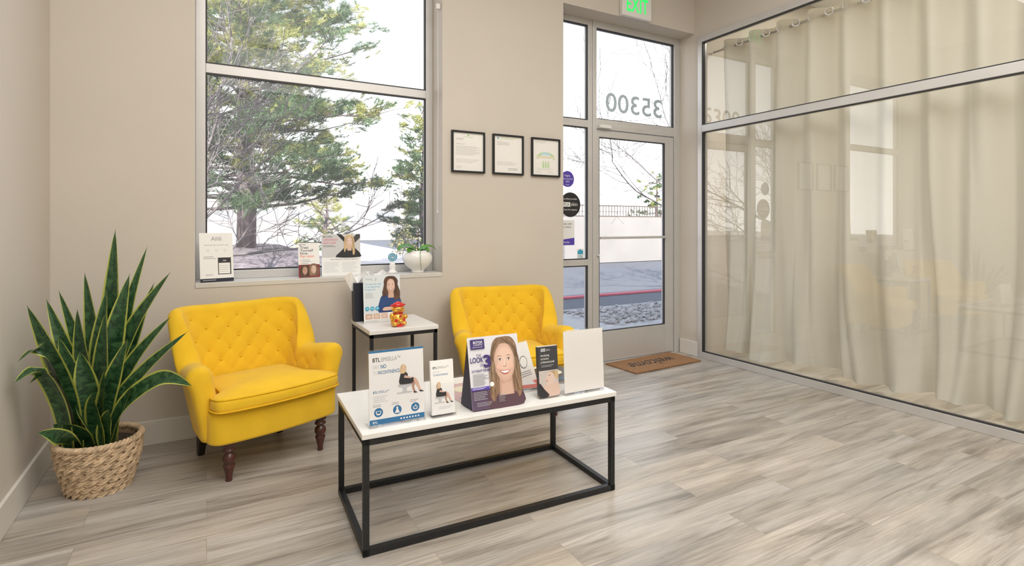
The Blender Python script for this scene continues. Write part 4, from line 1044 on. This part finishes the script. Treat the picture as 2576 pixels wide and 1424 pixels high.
def bare(name, label, loc, lean, h, r, seed, depth=5, leaves=0, trunkh=1.2, spread=.6, pb=.8):
    rnd = random.Random(seed); e = thing(name, label, 'tree', loc=loc); m = MB(); lf = MB(); G = rnd.gauss; U = rnd.uniform
    def grow(p, d, ln, r_, k):
        pts = [p]; rr = [r_]; q = p.copy(); dd = d.copy(); n = 5
        for i in range(n):
            dd = (dd+Vector((G(0, .12), G(0, .12), G(.02, .08)))).normalized(); q = q+dd*ln/n; pts.append(q.copy()); rr.append(r_*(1-.45*(i+1)/n))
            if k > 0 and i >= 1 and U(0, 1) < pb:
                sdv = (dd+Vector((G(0, spread), G(0, spread), G(.1, .4)))).normalized(); grow(q.copy(), sdv, ln*U(.5, .8), rr[-1]*.6, k-1)
        m.tube([tuple(x) for x in pts], [max(x, .0028) for x in rr], BARKG, 6 if k > 2 else 4)
        if k > 0: grow(q, (dd+Vector((G(0, .2), G(0, .2), .1))).normalized(), ln*.8, rr[-1], k-1)
        elif leaves and U(0, 1) < leaves:
            c = q; s_ = .022; lf.add([(c.x-s_, c.y, c.z), (c.x, c.y, c.z-s_), (c.x+s_, c.y, c.z), (c.x, c.y+.01, c.z+s_)], [(0, 1, 2, 3)], AUT)
    grow(Vector((0, 0, -.1)), Vector(lean).normalized(), trunkh, r, depth)
    m.build('branches', e, label='bare grey trunk and branches')
    if lf.v: lf.build('leaves', e, label='small yellow-green leaves')
bare('bare_tree', 'leafless grey tree outside the window', (-.55, 5.4, 0.1), (.36, .05, 1), 6, .065, 21, 5, 0, 1.3, .75, .72)
bare('bare_tree', 'leafless tree outside the entrance door', (8.6, 7.0, 0), (-.28, .0, 1), 6, .06, 35, 5, .0, 1.9, .75, .85)
bare('bare_shrub', 'sparse shrub with small yellow-green leaves by the lot', (4.3, 12.9, .0), (.0, .0, 1), 2, .022, 14, 4, .9, .5)

mb = MB(); mb.box(9.0, 40, 14.6, 14.8, 0, 1.55, FACAW); mb.build('boundary_wall', label='sunlit white wall across the parking lot', category='wall')
e = thing('railing', 'tan metal mesh railing on top of the white wall', 'railing', loc=(9, 14.7, 1.55))
m = MB(); m.box(0, 20, -.02, .02, .36, .40, RAILM); m.box(0, 20, -.02, .02, .0, .04, RAILM); m.box(0, 20, -.01, .01, .17, .19, RAILM)
for i in range(160): m.box(i*.125, i*.125+.022, -.01, .01, .03, .36, RAILM)
m.build('bars', e)
mb = MB()
for i in range(16): mb.box(7.6+i*.14, 7.73+i*.14, 14.2, 14.23, 0, 1.4, FENCE)
mb.box(7.6, 9.84, 14.23, 14.27, .3, .4, FENCE); mb.box(7.6, 9.84, 14.23, 14.27, 1.1, 1.2, FENCE); mb.build('wooden_fence', label='grey wooden fence panel by the wall', category='fence')
e = thing('building', 'long pale office building across the lot', 'building', loc=(-20, 46, 0))
m = MB(); m.box(0, 38, 0, 8, 0, 3.4, FACAD); m.build('facade', e)
m = MB()
for i in range(12): m.box(1+i*3.1, 3.1+i*3.1, -.05, .02, 1.6, 2.5, WINB)
m.build('window_band', e, label='row of pale office windows')

# ------------------------------------------------------------------ light, world, camera
w = bpy.data.worlds.new('World'); scene.world = w; w.use_nodes = True
nt = w.node_tree; bg = nt.nodes['Background']
tc = nt.nodes.new('ShaderNodeTexCoord'); sp = nt.nodes.new('ShaderNodeSeparateXYZ'); rp = nt.nodes.new('ShaderNodeValToRGB')
nt.links.new(tc.outputs['Generated'], sp.inputs[0]); nt.links.new(sp.outputs[2], rp.inputs[0])
rp.color_ramp.elements[0].position = .02; rp.color_ramp.elements[0].color = (1, .99, .98, 1)
rp.color_ramp.elements[1].position = .75; rp.color_ramp.elements[1].color = (.24, .30, .40, 1)
x = rp.color_ramp.elements.new(.16); x.color = (.66, .68, .70, 1)
x = rp.color_ramp.elements.new(.36); x.color = (.275, .29, .315, 1)
nt.links.new(rp.outputs[0], bg.inputs[0]); bg.inputs[1].default_value = 4.3

def light(name, typ, loc, rot, energy, col=(1, 1, 1), size=1, sy=None):
    d = bpy.data.lights.new(name, typ); d.energy = energy; d.color = col
    if typ == 'AREA':
        d.size = size
        if sy: d.shape = 'RECTANGLE'; d.size_y = sy
    o = bpy.data.objects.new(name, d); o.location = loc; o.rotation_euler = rot; COL.objects.link(o); return o
s = light('sun', 'SUN', (0, -5, 10), (math.radians(52), 0, math.radians(-35)), 9, (1, .96, .90)); s.data.angle = math.radians(.6)
light('ceiling_fill', 'AREA', (.6, 1.2, 3.7), (0, 0, 0), 66, (1, .975, .93), 2.6)  # unseen area light added under the ceiling to fill the room
light('ceiling_fill', 'AREA', (2.8, 1.1, 3.7), (0, 0, 0), 36, (1, .975, .93), 2.2)  # added unseen fill, kept weak so the curtain folds keep contrast
light('ceiling_fill', 'AREA', (1.5, -1.6, 3.7), (0, 0, 0), 118, (1, .975, .93), 2.6)  # unseen fill added behind the camera, raised to brighten the cards
light('ceiling_fill', 'AREA', (6.2, 1.8, 3.7), (0, 0, 0), 120, (1, .95, .82), 2.4)  # unseen light put in behind the curtains, which look lit from both sides

cam = bpy.data.cameras.new('Camera'); co = bpy.data.objects.new('Camera', cam); COL.objects.link(co)
co.location = (0, 0, 1.26); co.rotation_euler = (math.radians(90), 0, math.radians(-29.2))
cam.sensor_width = 36; cam.lens = 36*1375/2576; cam.shift_y = (567-712)/2576; cam.clip_start = .02; cam.clip_end = 300
scene.camera = co
